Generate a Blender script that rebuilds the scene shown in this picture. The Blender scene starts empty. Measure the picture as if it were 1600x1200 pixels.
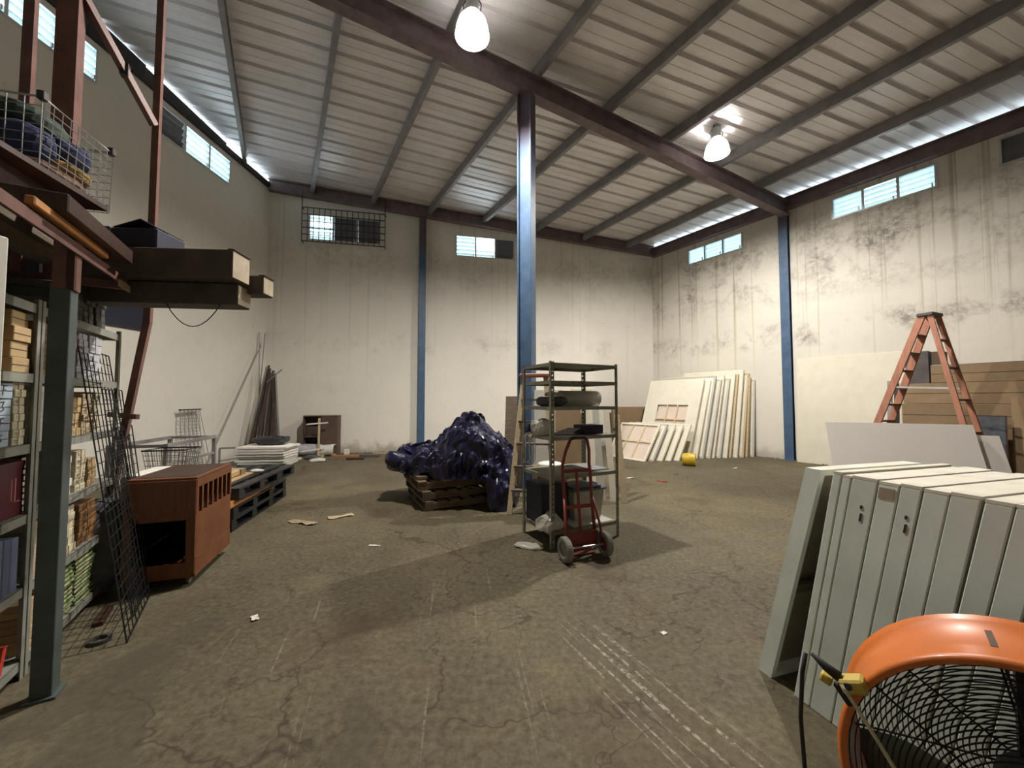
import bpy, bmesh, math, random
from mathutils import Vector, Matrix, noise

random.seed(7)
R = math.radians
scene = bpy.context.scene
col = scene.collection

# ------------------------------------------------------------------ camera, sky, exposure
CAM_H = 1.5
cd = bpy.data.cameras.new('camera')
cam = bpy.data.objects.new('camera', cd)
col.objects.link(cam)
cd.sensor_fit = 'HORIZONTAL'
cd.sensor_width = 36.0
cd.lens = 13.5
cd.clip_start = 0.02
cd.clip_end = 200
cam.location = (0, 0, CAM_H)
cam.rotation_euler = (R(90) + math.atan(25 / 600.0), 0, 0)
scene.camera = cam

LAMP_POWER = 1150.0
world = bpy.data.worlds.new('world')
scene.world = world
world.use_nodes = True
wn = world.node_tree
wn.nodes.clear()
wo = wn.nodes.new('ShaderNodeOutputWorld')
wb = wn.nodes.new('ShaderNodeBackground')
wb.inputs['Color'].default_value = (0.74, 0.90, 1.0, 1)
wb.inputs['Strength'].default_value = 5.5
wn.links.new(wb.outputs[0], wo.inputs[0])

vs = scene.view_settings
vs.view_transform = 'Standard'
vs.look = 'None'
vs.gamma = 1.0
vs.use_curve_mapping = False
vs.exposure = 0.34
scene.display_settings.display_device = 'sRGB'
scene.cycles.use_denoising = True
scene.cycles.max_bounces = 7
scene.cycles.diffuse_bounces = 4
scene.cycles.use_light_tree = False
scene.cycles.use_adaptive_sampling = True
scene.cycles.adaptive_threshold = 0.025
scene.cycles.sample_clamp_indirect = 8.0

# ------------------------------------------------------------------ materials
def lnk(nt, a, b):
    nt.links.new(a, b)

def new_mat(name):
    m = bpy.data.materials.new(name)
    m.use_nodes = True
    nt = m.node_tree
    nt.nodes.clear()
    out = nt.nodes.new('ShaderNodeOutputMaterial')
    bs = nt.nodes.new('ShaderNodeBsdfPrincipled')
    lnk(nt, bs.outputs[0], out.inputs[0])
    return m, nt, bs, out

def N(nt, typ, **kw):
    n = nt.nodes.new(typ)
    for k, v in kw.items():
        if k in n.inputs.keys():
            n.inputs[k].default_value = v
        else:
            setattr(n, k, v)
    return n

def rgba(c, f=1.0):
    return (max(0, min(1, c[0] * f)), max(0, min(1, c[1] * f)), max(0, min(1, c[2] * f)), 1)

def ramp(nt, src, p0, p1, c0=(0, 0, 0, 1), c1=(1, 1, 1, 1)):
    r = nt.nodes.new('ShaderNodeValToRGB')
    r.color_ramp.elements[0].position = p0
    r.color_ramp.elements[1].position = p1
    r.color_ramp.elements[0].color = c0
    r.color_ramp.elements[1].color = c1
    lnk(nt, src, r.inputs[0])
    return r.outputs[0]

def mixc(nt, fac, a, b, mode='MIX'):
    m = nt.nodes.new('ShaderNodeMix')
    m.data_type = 'RGBA'
    m.blend_type = mode
    for s, v in ((m.inputs[0], fac), (m.inputs[6], a), (m.inputs[7], b)):
        if isinstance(v, (int, float)):
            s.default_value = v
        elif isinstance(v, tuple):
            s.default_value = v
        else:
            lnk(nt, v, s)
    return m.outputs[2]

def math_n(nt, op, a, b=0.0):
    m = nt.nodes.new('ShaderNodeMath')
    m.operation = op
    for i, v in enumerate((a, b)):
        if isinstance(v, (int, float)):
            m.inputs[i].default_value = v
        else:
            lnk(nt, v, m.inputs[i])
    return m.outputs[0]

M = {}
def mat(name, c, rough=0.6, metal=0.0, var=0.18, scale=9.0, bump=0.15, rnd=0.0, stretch=None, c2=None, thr=(0.5, 0.62), coat=0.0, spec=None):
    """plain procedural surface: noise-varied colour, optional second colour in patches (wear), fine relief"""
    m, nt, bs, out = new_mat(name)
    tc = N(nt, 'ShaderNodeTexCoord')
    src = tc.outputs['Object']
    if stretch:
        mp = N(nt, 'ShaderNodeMapping')
        mp.inputs['Scale'].default_value = stretch
        lnk(nt, src, mp.inputs[0])
        src = mp.outputs[0]
    nz = N(nt, 'ShaderNodeTexNoise', Scale=scale, Detail=4.0, Roughness=0.6)
    lnk(nt, src, nz.inputs['Vector'])
    base = mixc(nt, ramp(nt, nz.outputs[0], 0.3, 0.7), rgba(c, 1 - var), rgba(c, 1 + var))
    if c2:
        n2 = N(nt, 'ShaderNodeTexNoise', Scale=scale * 0.55, Detail=5.0, Roughness=0.7)
        lnk(nt, src, n2.inputs['Vector'])
        base = mixc(nt, ramp(nt, n2.outputs[0], thr[0], thr[1]), base, rgba(c2))
    if rnd:
        oi = N(nt, 'ShaderNodeObjectInfo')
        mr = N(nt, 'ShaderNodeMapRange')
        mr.inputs['To Min'].default_value = 1 - rnd
        mr.inputs['To Max'].default_value = 1 + rnd
        lnk(nt, oi.outputs['Random'], mr.inputs[0])
        hs = N(nt, 'ShaderNodeHueSaturation')
        lnk(nt, base, hs.inputs['Color'])
        lnk(nt, mr.outputs[0], hs.inputs['Value'])
        base = hs.outputs[0]
    lnk(nt, base, bs.inputs['Base Color'])
    bs.inputs['Roughness'].default_value = rough
    bs.inputs['Metallic'].default_value = metal
    if coat:
        bs.inputs['Coat Weight'].default_value = coat
        bs.inputs['Coat Roughness'].default_value = 0.08
    if spec is not None:
        bs.inputs['Specular IOR Level'].default_value = spec
    if bump:
        bp = N(nt, 'ShaderNodeBump', Strength=bump, Distance=0.01)
        lnk(nt, nz.outputs[0], bp.inputs['Height'])
        lnk(nt, bp.outputs[0], bs.inputs['Normal'])
    M[name] = m
    return m

def make_floor_mat():
    m, nt, bs, out = new_mat('stained_concrete')
    tc = N(nt, 'ShaderNodeTexCoord')
    P = tc.outputs['Object']
    n1 = N(nt, 'ShaderNodeTexNoise', Scale=0.55, Detail=5.0, Roughness=0.62, Distortion=0.4)
    n2 = N(nt, 'ShaderNodeTexNoise', Scale=2.6, Detail=6.0, Roughness=0.7)
    n3 = N(nt, 'ShaderNodeTexNoise', Scale=24.0, Detail=4.0, Roughness=0.7)
    n4 = N(nt, 'ShaderNodeTexNoise', Scale=0.28, Detail=2.0, Roughness=0.5)
    for n in (n1, n2, n3, n4):
        lnk(nt, P, n.inputs['Vector'])
    c = mixc(nt, ramp(nt, n1.outputs[0], 0.38, 0.62), (0.054, 0.043, 0.023, 1), (0.188, 0.153, 0.086, 1))
    c = mixc(nt, ramp(nt, n4.outputs[0], 0.42, 0.62), c, mixc(nt, 0.5, c, (0.115, 0.115, 0.078, 1)))
    c = mixc(nt, ramp(nt, n2.outputs[0], 0.34, 0.66), mixc(nt, 0.72, c, (0.050, 0.037, 0.021, 1)), c)
    c = mixc(nt, 0.42, c, ramp(nt, n3.outputs[0], 0.3, 0.75, (0.045, 0.037, 0.022, 1), (0.27, 0.232, 0.150, 1)))
    # rust / oil patches
    n5 = N(nt, 'ShaderNodeTexNoise', Scale=1.15, Detail=4.0, Roughness=0.65)
    mp5 = N(nt, 'ShaderNodeMapping')
    mp5.inputs['Location'].default_value = (7.3, 3.1, 0)
    lnk(nt, P, mp5.inputs[0]); lnk(nt, mp5.outputs[0], n5.inputs['Vector'])
    c = mixc(nt, ramp(nt, n5.outputs[0], 0.56, 0.70, (0, 0, 0, 1), (0.6, 0.6, 0.6, 1)), c, (0.085, 0.055, 0.034, 1))
    # cracks
    nd = N(nt, 'ShaderNodeTexNoise', Scale=1.6, Detail=4.0, Roughness=0.7)
    lnk(nt, P, nd.inputs['Vector'])
    warp = N(nt, 'ShaderNodeVectorMath', operation='MULTIPLY_ADD')
    lnk(nt, nd.outputs['Color'], warp.inputs[0])
    warp.inputs[1].default_value = (0.7, 0.7, 0.0)
    lnk(nt, P, warp.inputs[2])
    for sc_, wdt, off in ((0.75, 0.009, 0.0), (2.1, 0.014, 5.0)):
        mpv = N(nt, 'ShaderNodeMapping')
        mpv.inputs['Location'].default_value = (off, off * 0.7, 0)
        lnk(nt, warp.outputs[0], mpv.inputs[0])
        vo = N(nt, 'ShaderNodeTexVoronoi', feature='DISTANCE_TO_EDGE', Scale=sc_)
        lnk(nt, mpv.outputs[0], vo.inputs['Vector'])
        line = ramp(nt, vo.outputs['Distance'], 0.0, wdt, (1, 1, 1, 1), (0, 0, 0, 1))
        nm = N(nt, 'ShaderNodeTexNoise', Scale=0.9, Detail=2.0)
        mpm = N(nt, 'ShaderNodeMapping')
        mpm.inputs['Location'].default_value = (off + 11, 2, 0)
        lnk(nt, P, mpm.inputs[0]); lnk(nt, mpm.outputs[0], nm.inputs['Vector'])
        mask = ramp(nt, nm.outputs[0], 0.47, 0.56)
        c = mixc(nt, math_n(nt, 'MULTIPLY', math_n(nt, 'MULTIPLY', line, mask), 0.8), c, (0.045, 0.034, 0.024, 1))
    ng = N(nt, 'ShaderNodeTexNoise', Scale=26.0, Detail=3.0, Roughness=0.8)
    lnk(nt, P, ng.inputs['Vector'])
    nw = N(nt, 'ShaderNodeTexNoise', Scale=3.0, Detail=4.0)
    lnk(nt, P, nw.inputs['Vector'])
    # white scrape marks: (centre x, centre y, angle, half length, half width)
    for cx, cy, ang, hl, hw, thr in ((0.72, 1.95, 117, 1.0, 0.24, 0.55), (-0.25, 2.6, 98, 1.3, 0.5, 0.66), (-1.35, 2.2, 108, 1.4, 0.35, 0.66),
                                     (1.9, 3.4, 140, 0.9, 0.4, 0.64), (0.2, 5.0, 60, 1.6, 0.9, 0.66), (2.6, 6.0, 150, 2.0, 0.9, 0.66)):
        mp = N(nt, 'ShaderNodeMapping', vector_type='TEXTURE')
        mp.inputs['Location'].default_value = (cx, cy, 0)
        mp.inputs['Rotation'].default_value = (0, 0, R(ang))
        lnk(nt, P, mp.inputs[0])
        st = N(nt, 'ShaderNodeMapping')
        st.inputs['Scale'].default_value = (0.7, 26, 1)
        lnk(nt, mp.outputs[0], st.inputs[0])
        ns = N(nt, 'ShaderNodeTexNoise', Scale=1.0, Detail=1.0, Roughness=0.5)
        lnk(nt, st.outputs[0], ns.inputs['Vector'])
        sx = N(nt, 'ShaderNodeSeparateXYZ')
        lnk(nt, mp.outputs[0], sx.inputs[0])
        ax = math_n(nt, 'DIVIDE', sx.outputs[0], hl)
        ay = math_n(nt, 'DIVIDE', sx.outputs[1], hw)
        d2 = math_n(nt, 'ADD', math_n(nt, 'MULTIPLY', ax, ax), math_n(nt, 'MULTIPLY', ay, ay))
        mask = ramp(nt, d2, 0.35, 1.0, (1, 1, 1, 1), (0, 0, 0, 1))
        f = math_n(nt, 'MULTIPLY', ramp(nt, ns.outputs[0], thr, thr + 0.05), mask)
        f = math_n(nt, 'MULTIPLY', f, ramp(nt, ng.outputs[0], 0.42, 0.6))
        c = mixc(nt, math_n(nt, 'MULTIPLY', f, 0.62 if thr < 0.6 else 0.32), c, (0.50, 0.46, 0.37, 1))
    # dark damp band running along the shelving
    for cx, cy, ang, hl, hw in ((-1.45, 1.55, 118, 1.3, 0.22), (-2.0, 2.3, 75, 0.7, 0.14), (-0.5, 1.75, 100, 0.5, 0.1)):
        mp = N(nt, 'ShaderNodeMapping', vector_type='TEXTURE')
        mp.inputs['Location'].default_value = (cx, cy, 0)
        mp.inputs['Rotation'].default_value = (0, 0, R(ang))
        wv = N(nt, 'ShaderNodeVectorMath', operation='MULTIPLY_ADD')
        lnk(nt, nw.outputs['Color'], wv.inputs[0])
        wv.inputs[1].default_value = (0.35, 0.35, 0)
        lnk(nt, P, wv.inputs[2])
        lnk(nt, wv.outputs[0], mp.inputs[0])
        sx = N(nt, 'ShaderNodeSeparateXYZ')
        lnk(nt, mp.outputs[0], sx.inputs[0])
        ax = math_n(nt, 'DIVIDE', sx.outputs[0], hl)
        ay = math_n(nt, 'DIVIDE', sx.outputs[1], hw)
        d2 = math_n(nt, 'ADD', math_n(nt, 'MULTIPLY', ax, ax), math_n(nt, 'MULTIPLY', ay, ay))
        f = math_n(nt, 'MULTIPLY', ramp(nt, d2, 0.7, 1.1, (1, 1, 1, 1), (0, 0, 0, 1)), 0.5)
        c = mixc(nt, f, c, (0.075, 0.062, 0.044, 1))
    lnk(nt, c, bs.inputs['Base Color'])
    rr = ramp(nt, n2.outputs[0], 0.3, 0.7, (0.62, 0.62, 0.62, 1), (0.9, 0.9, 0.9, 1))
    lnk(nt, rr, bs.inputs['Roughness'])
    bs.inputs['Specular IOR Level'].default_value = 0.22
    bp = N(nt, 'ShaderNodeBump', Strength=0.35, Distance=0.01)
    hgt = math_n(nt, 'ADD', math_n(nt, 'MULTIPLY', n3.outputs[0], 0.4), n2.outputs[0])
    lnk(nt, hgt, bp.inputs['Height'])
    lnk(nt, bp.outputs[0], bs.inputs['Normal'])
    M['floor'] = m

def make_wall_mat(name, damp, drips, low, base=(0.755, 0.715, 0.635), zdamp=4.7):
    """old painted plaster; local x runs along the wall, z is height. damp: mould patches; drips: vertical streaks; low: peeling near the floor"""
    m, nt, bs, out = new_mat(name)
    tc = N(nt, 'ShaderNodeTexCoord')
    P = tc.outputs['Object']
    sx = N(nt, 'ShaderNodeSeparateXYZ')
    lnk(nt, P, sx.inputs[0])
    Z = sx.outputs[2]
    n1 = N(nt, 'ShaderNodeTexNoise', Scale=0.45, Detail=3.0, Roughness=0.6)
    n2 = N(nt, 'ShaderNodeTexNoise', Scale=3.2, Detail=6.0, Roughness=0.7)
    n3 = N(nt, 'ShaderNodeTexNoise', Scale=1.1, Detail=4.0, Roughness=0.68, Distortion=0.6)
    for n in (n1, n2, n3):
        lnk(nt, P, n.inputs['Vector'])
    c = mixc(nt, ramp(nt, n1.outputs[0], 0.3, 0.7), rgba(base, 0.93), rgba(base, 1.05))
    c = mixc(nt, ramp(nt, n2.outputs[0], 0.3, 0.45, (0.28, 0.28, 0.28, 1), (0, 0, 0, 1)), c, rgba(base, 0.72))
    # faint grey scuffs all over
    nsc = N(nt, 'ShaderNodeTexNoise', Scale=2.2, Detail=5.0, Roughness=0.8)
    mps = N(nt, 'ShaderNodeMapping'); mps.inputs['Location'].default_value = (3.3, 0, 8.1)
    lnk(nt, P, mps.inputs[0]); lnk(nt, mps.outputs[0], nsc.inputs['Vector'])
    c = mixc(nt, ramp(nt, nsc.outputs[0], 0.66, 0.72, (0, 0, 0, 1), (0.55, 0.55, 0.55, 1)), c, (0.33, 0.30, 0.27, 1))
    if drips:
        mp = N(nt, 'ShaderNodeMapping'); mp.inputs['Scale'].default_value = (8.5, 1, 0.10)
        lnk(nt, P, mp.inputs[0])
        nd = N(nt, 'ShaderNodeTexNoise', Scale=1.0, Detail=5.0, Roughness=0.6)
        lnk(nt, mp.outputs[0], nd.inputs['Vector'])
        zmask = ramp(nt, math_n(nt, 'DIVIDE', Z, 7.0), 0.22, 0.6)
        f = math_n(nt, 'MULTIPLY', ramp(nt, nd.outputs[0], 0.57, 0.66), zmask)
        c = mixc(nt, math_n(nt, 'MULTIPLY', f, drips), c, (0.36, 0.31, 0.20, 1))
    if damp:
        # dark mould: one soft belt below the windows, one in the middle of the wall, more near the top
        ng = N(nt, 'ShaderNodeTexNoise', Scale=8.0, Detail=5.0, Roughness=0.75)
        lnk(nt, P, ng.inputs['Vector'])
        for zc, hw, thr, amt, off in ((zdamp, 1.2, 0.44, 0.75, 0), (3.15, 0.38, 0.47, 0.75, 13.0), (2.0, 0.9, 0.56, 0.5, 27.0)):
            dz = math_n(nt, 'DIVIDE', math_n(nt, 'SUBTRACT', Z, zc), hw)
            zm = ramp(nt, math_n(nt, 'MULTIPLY', dz, dz), 0.0, 1.0, (1, 1, 1, 1), (0, 0, 0, 1))
            mp = N(nt, 'ShaderNodeMapping'); mp.inputs['Location'].default_value = (off, 0, off * 0.37)
            lnk(nt, P, mp.inputs[0])
            nn = N(nt, 'ShaderNodeTexNoise', Scale=0.95, Detail=6.0, Roughness=0.72, Distortion=0.3)
            lnk(nt, mp.outputs[0], nn.inputs['Vector'])
            f = math_n(nt, 'MULTIPLY', ramp(nt, nn.outputs[0], thr, thr + 0.16), zm)
            f = math_n(nt, 'MULTIPLY', f, ramp(nt, ng.outputs[0], 0.35, 0.6))
            c = mixc(nt, math_n(nt, 'MULTIPLY', f, damp * amt), c, (0.21, 0.185, 0.155, 1))
    if low:
        zm = ramp(nt, math_n(nt, 'ADD', Z, math_n(nt, 'MULTIPLY', n3.outputs[0], 1.6)), 0.95, 1.55, (1, 1, 1, 1), (0, 0, 0, 1))
        f = math_n(nt, 'MULTIPLY', zm, ramp(nt, n2.outputs[0], 0.42, 0.62))
        c = mixc(nt, math_n(nt, 'MULTIPLY', f, low), c, (0.47, 0.49, 0.44, 1))
        zm2 = ramp(nt, math_n(nt, 'ADD', Z, math_n(nt, 'MULTIPLY', n2.outputs[0], 0.9)), 0.48, 0.75, (1, 1, 1, 1), (0, 0, 0, 1))
        c = mixc(nt, math_n(nt, 'MULTIPLY', zm2, low), c, (0.30, 0.265, 0.20, 1))
    lnk(nt, c, bs.inputs['Base Color'])
    bs.inputs['Roughness'].default_value = 0.78
    bp = N(nt, 'ShaderNodeBump', Strength=0.3, Distance=0.012)
    lnk(nt, n2.outputs[0], bp.inputs['Height'])
    lnk(nt, bp.outputs[0], bs.inputs['Normal'])
    M[name] = m

def make_painted_column():
    """blue paint, turning dark purple-brown well below the roof"""
    m, nt, bs, out = new_mat('blue_column_paint')
    tc = N(nt, 'ShaderNodeTexCoord')
    sx = N(nt, 'ShaderNodeSeparateXYZ')
    lnk(nt, tc.outputs['Object'], sx.inputs[0])
    nz = N(nt, 'ShaderNodeTexNoise', Scale=5.0, Detail=7.0, Roughness=0.65)
    lnk(nt, tc.outputs['Object'], nz.inputs['Vector'])
    blue = mixc(nt, ramp(nt, nz.outputs[0], 0.3, 0.7), (0.045, 0.085, 0.155, 1), (0.078, 0.135, 0.225, 1))
    h = math_n(nt, 'ADD', sx.outputs[2], math_n(nt, 'MULTIPLY', nz.outputs[0], 0.5))
    c = mixc(nt, ramp(nt, math_n(nt, 'DIVIDE', h, 10.0), 0.60, 0.64), blue, (0.085, 0.062, 0.085, 1))
    n2 = N(nt, 'ShaderNodeTexNoise', Scale=14.0, Detail=7.0, Roughness=0.75)
    lnk(nt, tc.outputs['Object'], n2.inputs['Vector'])
    c = mixc(nt, ramp(nt, n2.outputs[0], 0.66, 0.72), c, (0.16, 0.13, 0.11, 1))
    lnk(nt, c, bs.inputs['Base Color'])
    bs.inputs['Roughness'].default_value = 0.42
    M['column'] = m

def make_roof_mat():
    m, nt, bs, out = new_mat('galvanised_sheet')
    tc = N(nt, 'ShaderNodeTexCoord')
    P = tc.outputs['Object']
    nz = N(nt, 'ShaderNodeTexNoise', Scale=1.3, Detail=8.0, Roughness=0.6)
    lnk(nt, P, nz.inputs['Vector'])
    mp = N(nt, 'ShaderNodeMapping'); mp.inputs['Scale'].default_value = (0.4, 14, 1)
    lnk(nt, P, mp.inputs[0])
    n2 = N(nt, 'ShaderNodeTexNoise', Scale=3.0, Detail=5.0, Roughness=0.6)
    lnk(nt, mp.outputs[0], n2.inputs['Vector'])
    c = mixc(nt, ramp(nt, nz.outputs[0], 0.3, 0.7), (0.72, 0.69, 0.685, 1), (0.88, 0.85, 0.845, 1))
    c = mixc(nt, ramp(nt, n2.outputs[0], 0.35, 0.75, (0, 0, 0, 1), (0.4, 0.4, 0.4, 1)), c, (0.56, 0.53, 0.52, 1))
    oi = N(nt, 'ShaderNodeObjectInfo')
    mr = N(nt, 'ShaderNodeMapRange')
    mr.inputs['To Min'].default_value = 0.93
    mr.inputs['To Max'].default_value = 1.05
    lnk(nt, oi.outputs['Random'], mr.inputs[0])
    hs = N(nt, 'ShaderNodeHueSaturation')
    lnk(nt, c, hs.inputs['Color']); lnk(nt, mr.outputs[0], hs.inputs['Value'])
    lnk(nt, hs.outputs[0], bs.inputs['Base Color'])
    bs.inputs['Roughness'].default_value = 0.42
    bs.inputs['Metallic'].default_value = 0.15
    bp = N(nt, 'ShaderNodeBump', Strength=0.12, Distance=0.01)
    lnk(nt, n2.outputs[0], bp.inputs['Height']); lnk(nt, bp.outputs[0], bs.inputs['Normal'])
    M['roof'] = m

def make_glow(name, c, strength):
    m, nt, bs, out = new_mat(name)
    nt.nodes.remove(bs)
    em = N(nt, 'ShaderNodeEmission')
    em.inputs['Color'].default_value = rgba(c)
    em.inputs['Strength'].default_value = strength
    lnk(nt, em.outputs[0], out.inputs[0])
    M[name] = m

def make_translucent(name, c, amount, rough=0.4, surf=None):
    m, nt, bs, out = new_mat(name)
    tc = N(nt, 'ShaderNodeTexCoord')
    nz = N(nt, 'ShaderNodeTexNoise', Scale=14.0, Detail=5.0)
    lnk(nt, tc.outputs['Object'], nz.inputs['Vector'])
    cc = mixc(nt, ramp(nt, nz.outputs[0], 0.3, 0.7), rgba(c, 0.9), rgba(c, 1.05))
    if surf:
        bs.inputs['Base Color'].default_value = rgba(surf)
    else:
        lnk(nt, cc, bs.inputs['Base Color'])
    bs.inputs['Roughness'].default_value = rough
    tr = N(nt, 'ShaderNodeBsdfTranslucent')
    lnk(nt, cc, tr.inputs['Color'])
    mx = N(nt, 'ShaderNodeMixShader')
    mx.inputs[0].default_value = amount
    lnk(nt, bs.outputs[0], mx.inputs[1]); lnk(nt, tr.outputs[0], mx.inputs[2])
    lnk(nt, mx.outputs[0], out.inputs[0])
    M[name] = m

make_floor_mat()
make_wall_mat('wall_left_paint', 0.12, 0.0, 0.35)
make_wall_mat('wall_back_paint', 0.45, 0.22, 0.75, zdamp=5.6)
make_wall_mat('wall_right_paint', 1.25, 0.7, 0.55, base=(0.70, 0.66, 0.575), zdamp=5.0)
make_painted_column()
make_roof_mat()
make_translucent('reflector', (0.95, 0.95, 0.95), 0.64, 0.5, surf=(0.22, 0.22, 0.22))
make_translucent('clear_plastic', (0.72, 0.70, 0.62), 0.45, 0.25)
make_translucent('tub_plastic', (0.62, 0.60, 0.50), 0.35, 0.35)
mat('maroon_steel', (0.165, 0.122, 0.124), 0.55, 0.1, 0.25, 5)
mat('purlin_steel', (0.26, 0.245, 0.245), 0.5, 0.3, 0.18, 5)
mat('alu', (0.62, 0.64, 0.64), 0.4, 0.5, 0.1, 6)
make_translucent('louvre', (0.72, 0.80, 0.80), 0.65, 0.3)
mat('louvre_dark', (0.13, 0.13, 0.135), 0.6, 0.1, 0.25, 6)
mat('iron_bar', (0.045, 0.04, 0.04), 0.6, 0.3, 0.3, 8)
mat('grey_green_steel', (0.085, 0.105, 0.10), 0.5, 0.25, 0.2, 6, c2=(0.13, 0.10, 0.07), thr=(0.64, 0.7))
mat('shelf_steel', (0.30, 0.30, 0.26), 0.5, 0.25, 0.18, 6, c2=(0.19, 0.16, 0.12), thr=(0.58, 0.7))
mat('red_steel', (0.155, 0.075, 0.06), 0.55, 0.1, 0.25, 6, c2=(0.09, 0.05, 0.04), thr=(0.6, 0.7))
mat('rack_steel', (0.28, 0.275, 0.225), 0.5, 0.3, 0.2, 6, c2=(0.13, 0.07, 0.04), thr=(0.56, 0.66))
mat('white_board', (0.77, 0.75, 0.67), 0.55, 0, 0.05, 3)
mat('gloss_white', (0.78, 0.73, 0.68), 0.12, 0, 0.03, 2, bump=0.0, coat=0.6)
mat('panel_edge', (0.72, 0.78, 0.71), 0.7, 0, 0.10, 4, bump=0.25, rnd=0.08, c2=(0.60, 0.65, 0.59), thr=(0.58, 0.75))
mat('panel_top', (0.72, 0.68, 0.57), 0.75, 0, 0.12, 7, c2=(0.40, 0.37, 0.30), thr=(0.62, 0.72))
mat('panel_back', (0.36, 0.30, 0.23), 0.8, 0, 0.10, 4)
mat('fan_orange', (0.60, 0.155, 0.028), 0.38, 0, 0.14, 3, bump=0.05, c2=(0.42, 0.12, 0.03), thr=(0.62, 0.75), coat=0.2)
mat('black_wire', (0.012, 0.012, 0.013), 0.5, 0.3, 0.2, 8)
mat('fan_dark', (0.022, 0.022, 0.026), 0.5, 0.2, 0.3, 6)
mat('fan_blade', (0.17, 0.19, 0.155), 0.45, 0.5, 0.2, 6)
mat('yellow_plug', (0.50, 0.36, 0.06), 0.5, 0, 0.15, 20)
mat('cream_cord', (0.55, 0.50, 0.33), 0.55, 0, 0.1, 20)
mat('black_rubber', (0.02, 0.02, 0.02), 0.7, 0, 0.2, 20)
mat('grey_rubber', (0.21, 0.20, 0.18), 0.75, 0, 0.2, 12)
mat('truck_red', (0.20, 0.028, 0.024), 0.45, 0.1, 0.25, 6)
mat('brown_wood', (0.17, 0.058, 0.024), 0.42, 0, 0.25, 5, stretch=(1, 8, 1), rnd=0.05)
mat('dark_wood', (0.045, 0.02, 0.012), 0.5, 0, 0.25, 5, stretch=(1, 8, 1))
mat('pallet_wood', (0.20, 0.145, 0.085), 0.8, 0, 0.35, 6, stretch=(1, 6, 6), rnd=0.3)
mat('weathered_wood', (0.15, 0.115, 0.08), 0.85, 0, 0.35, 6, stretch=(1, 6, 6), rnd=0.25)
mat('pale_wood', (0.55, 0.44, 0.28), 0.7, 0, 0.2, 5, stretch=(6, 1, 6), rnd=0.12)
mat('orange_wood', (0.45, 0.19, 0.06), 0.6, 0, 0.2, 5, stretch=(1, 8, 8))
mat('ladder_wood', (0.43, 0.185, 0.115), 0.6, 0, 0.2, 4, stretch=(4, 4, 1), c2=(0.35, 0.28, 0.2), thr=(0.66, 0.72))
mat('ladder_dark', (0.10, 0.085, 0.08), 0.6, 0.2, 0.25, 6)
mat('black_plastic', (0.018, 0.019, 0.022), 0.38, 0, 0.3, 6, rnd=0.2)
mat('navy', (0.012, 0.014, 0.035), 0.5, 0, 0.2, 6)
mat('tarp', (0.013, 0.0125, 0.048), 0.34, 0, 0.25, 9, bump=0.5, coat=0.15)
mat('tan_card', (0.50, 0.35, 0.18), 0.75, 0, 0.12, 5, rnd=0.12)
mat('brown_card', (0.28, 0.19, 0.105), 0.75, 0, 0.12, 4, rnd=0.15)
mat('dark_card', (0.10, 0.065, 0.045), 0.8, 0, 0.15, 5, rnd=0.2)
mat('carton', (0.10, 0.082, 0.066), 0.75, 0, 0.25, 4, c2=(0.07, 0.06, 0.045), thr=(0.55, 0.7))
mat('carton_end', (0.48, 0.40, 0.29), 0.8, 0, 0.2, 9)
mat('paper_white', (0.66, 0.64, 0.58), 0.75, 0, 0.12, 9, rnd=0.12)
mat('paper_cream', (0.62, 0.55, 0.38), 0.75, 0, 0.12, 9, rnd=0.12)
mat('paper_kraft', (0.44, 0.34, 0.22), 0.78, 0, 0.18, 9, rnd=0.2)
mat('paper_blue', (0.36, 0.43, 0.50), 0.7, 0, 0.10, 7, rnd=0.1)
mat('paper_grey', (0.42, 0.41, 0.43), 0.7, 0, 0.14, 9, rnd=0.15)
mat('book_brown', (0.24, 0.125, 0.05), 0.6, 0, 0.2, 9, rnd=0.25)
mat('book_dark', (0.075, 0.068, 0.055), 0.7, 0, 0.25, 9, rnd=0.35)
mat('book_green', (0.09, 0.17, 0.04), 0.5, 0, 0.15, 9, rnd=0.2)
mat('book_darkgreen', (0.015, 0.03, 0.02), 0.5, 0, 0.2, 9, rnd=0.3)
mat('book_red', (0.48, 0.05, 0.03), 0.5, 0, 0.15, 9)
mat('maroon_box', (0.085, 0.012, 0.018), 0.45, 0, 0.15, 6)
mat('blue_pack', (0.13, 0.16, 0.24), 0.5, 0, 0.2, 8, rnd=0.25)
mat('ink', (0.03, 0.03, 0.035), 0.6, 0, 0.1, 9, bump=0)
mat('pink_print', (0.45, 0.16, 0.18), 0.6, 0, 0.1, 9, bump=0)
mat('chrome_wire', (0.42, 0.42, 0.41), 0.35, 0.7, 0.1, 9)
mat('grey_wire', (0.26, 0.26, 0.25), 0.5, 0.4, 0.1, 9)
mat('cloth_navy', (0.03, 0.04, 0.10), 0.9, 0, 0.3, 12, bump=0.5)
mat('cloth_brown', (0.13, 0.065, 0.04), 0.9, 0, 0.3, 12, bump=0.5)
mat('cloth_ochre', (0.32, 0.20, 0.05), 0.9, 0, 0.3, 12, bump=0.5)
mat('cloth_green', (0.03, 0.05, 0.035), 0.9, 0, 0.3, 12, bump=0.5)
mat('cloth_grey', (0.10, 0.10, 0.105), 0.9, 0, 0.3, 12, bump=0.5)
mat('bucket_white', (0.68, 0.67, 0.60), 0.4, 0, 0.06, 9)
mat('pot_yellow', (0.62, 0.42, 0.02), 0.4, 0, 0.1, 9)
mat('canvas_pink', (0.63, 0.53, 0.45), 0.85, 0, 0.06, 5)
mat('canvas_white', (0.71, 0.665, 0.545), 0.75, 0, 0.05, 4, rnd=0.06)
mat('canvas_grey', (0.47, 0.46, 0.40), 0.75, 0, 0.08, 4, rnd=0.12)
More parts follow.
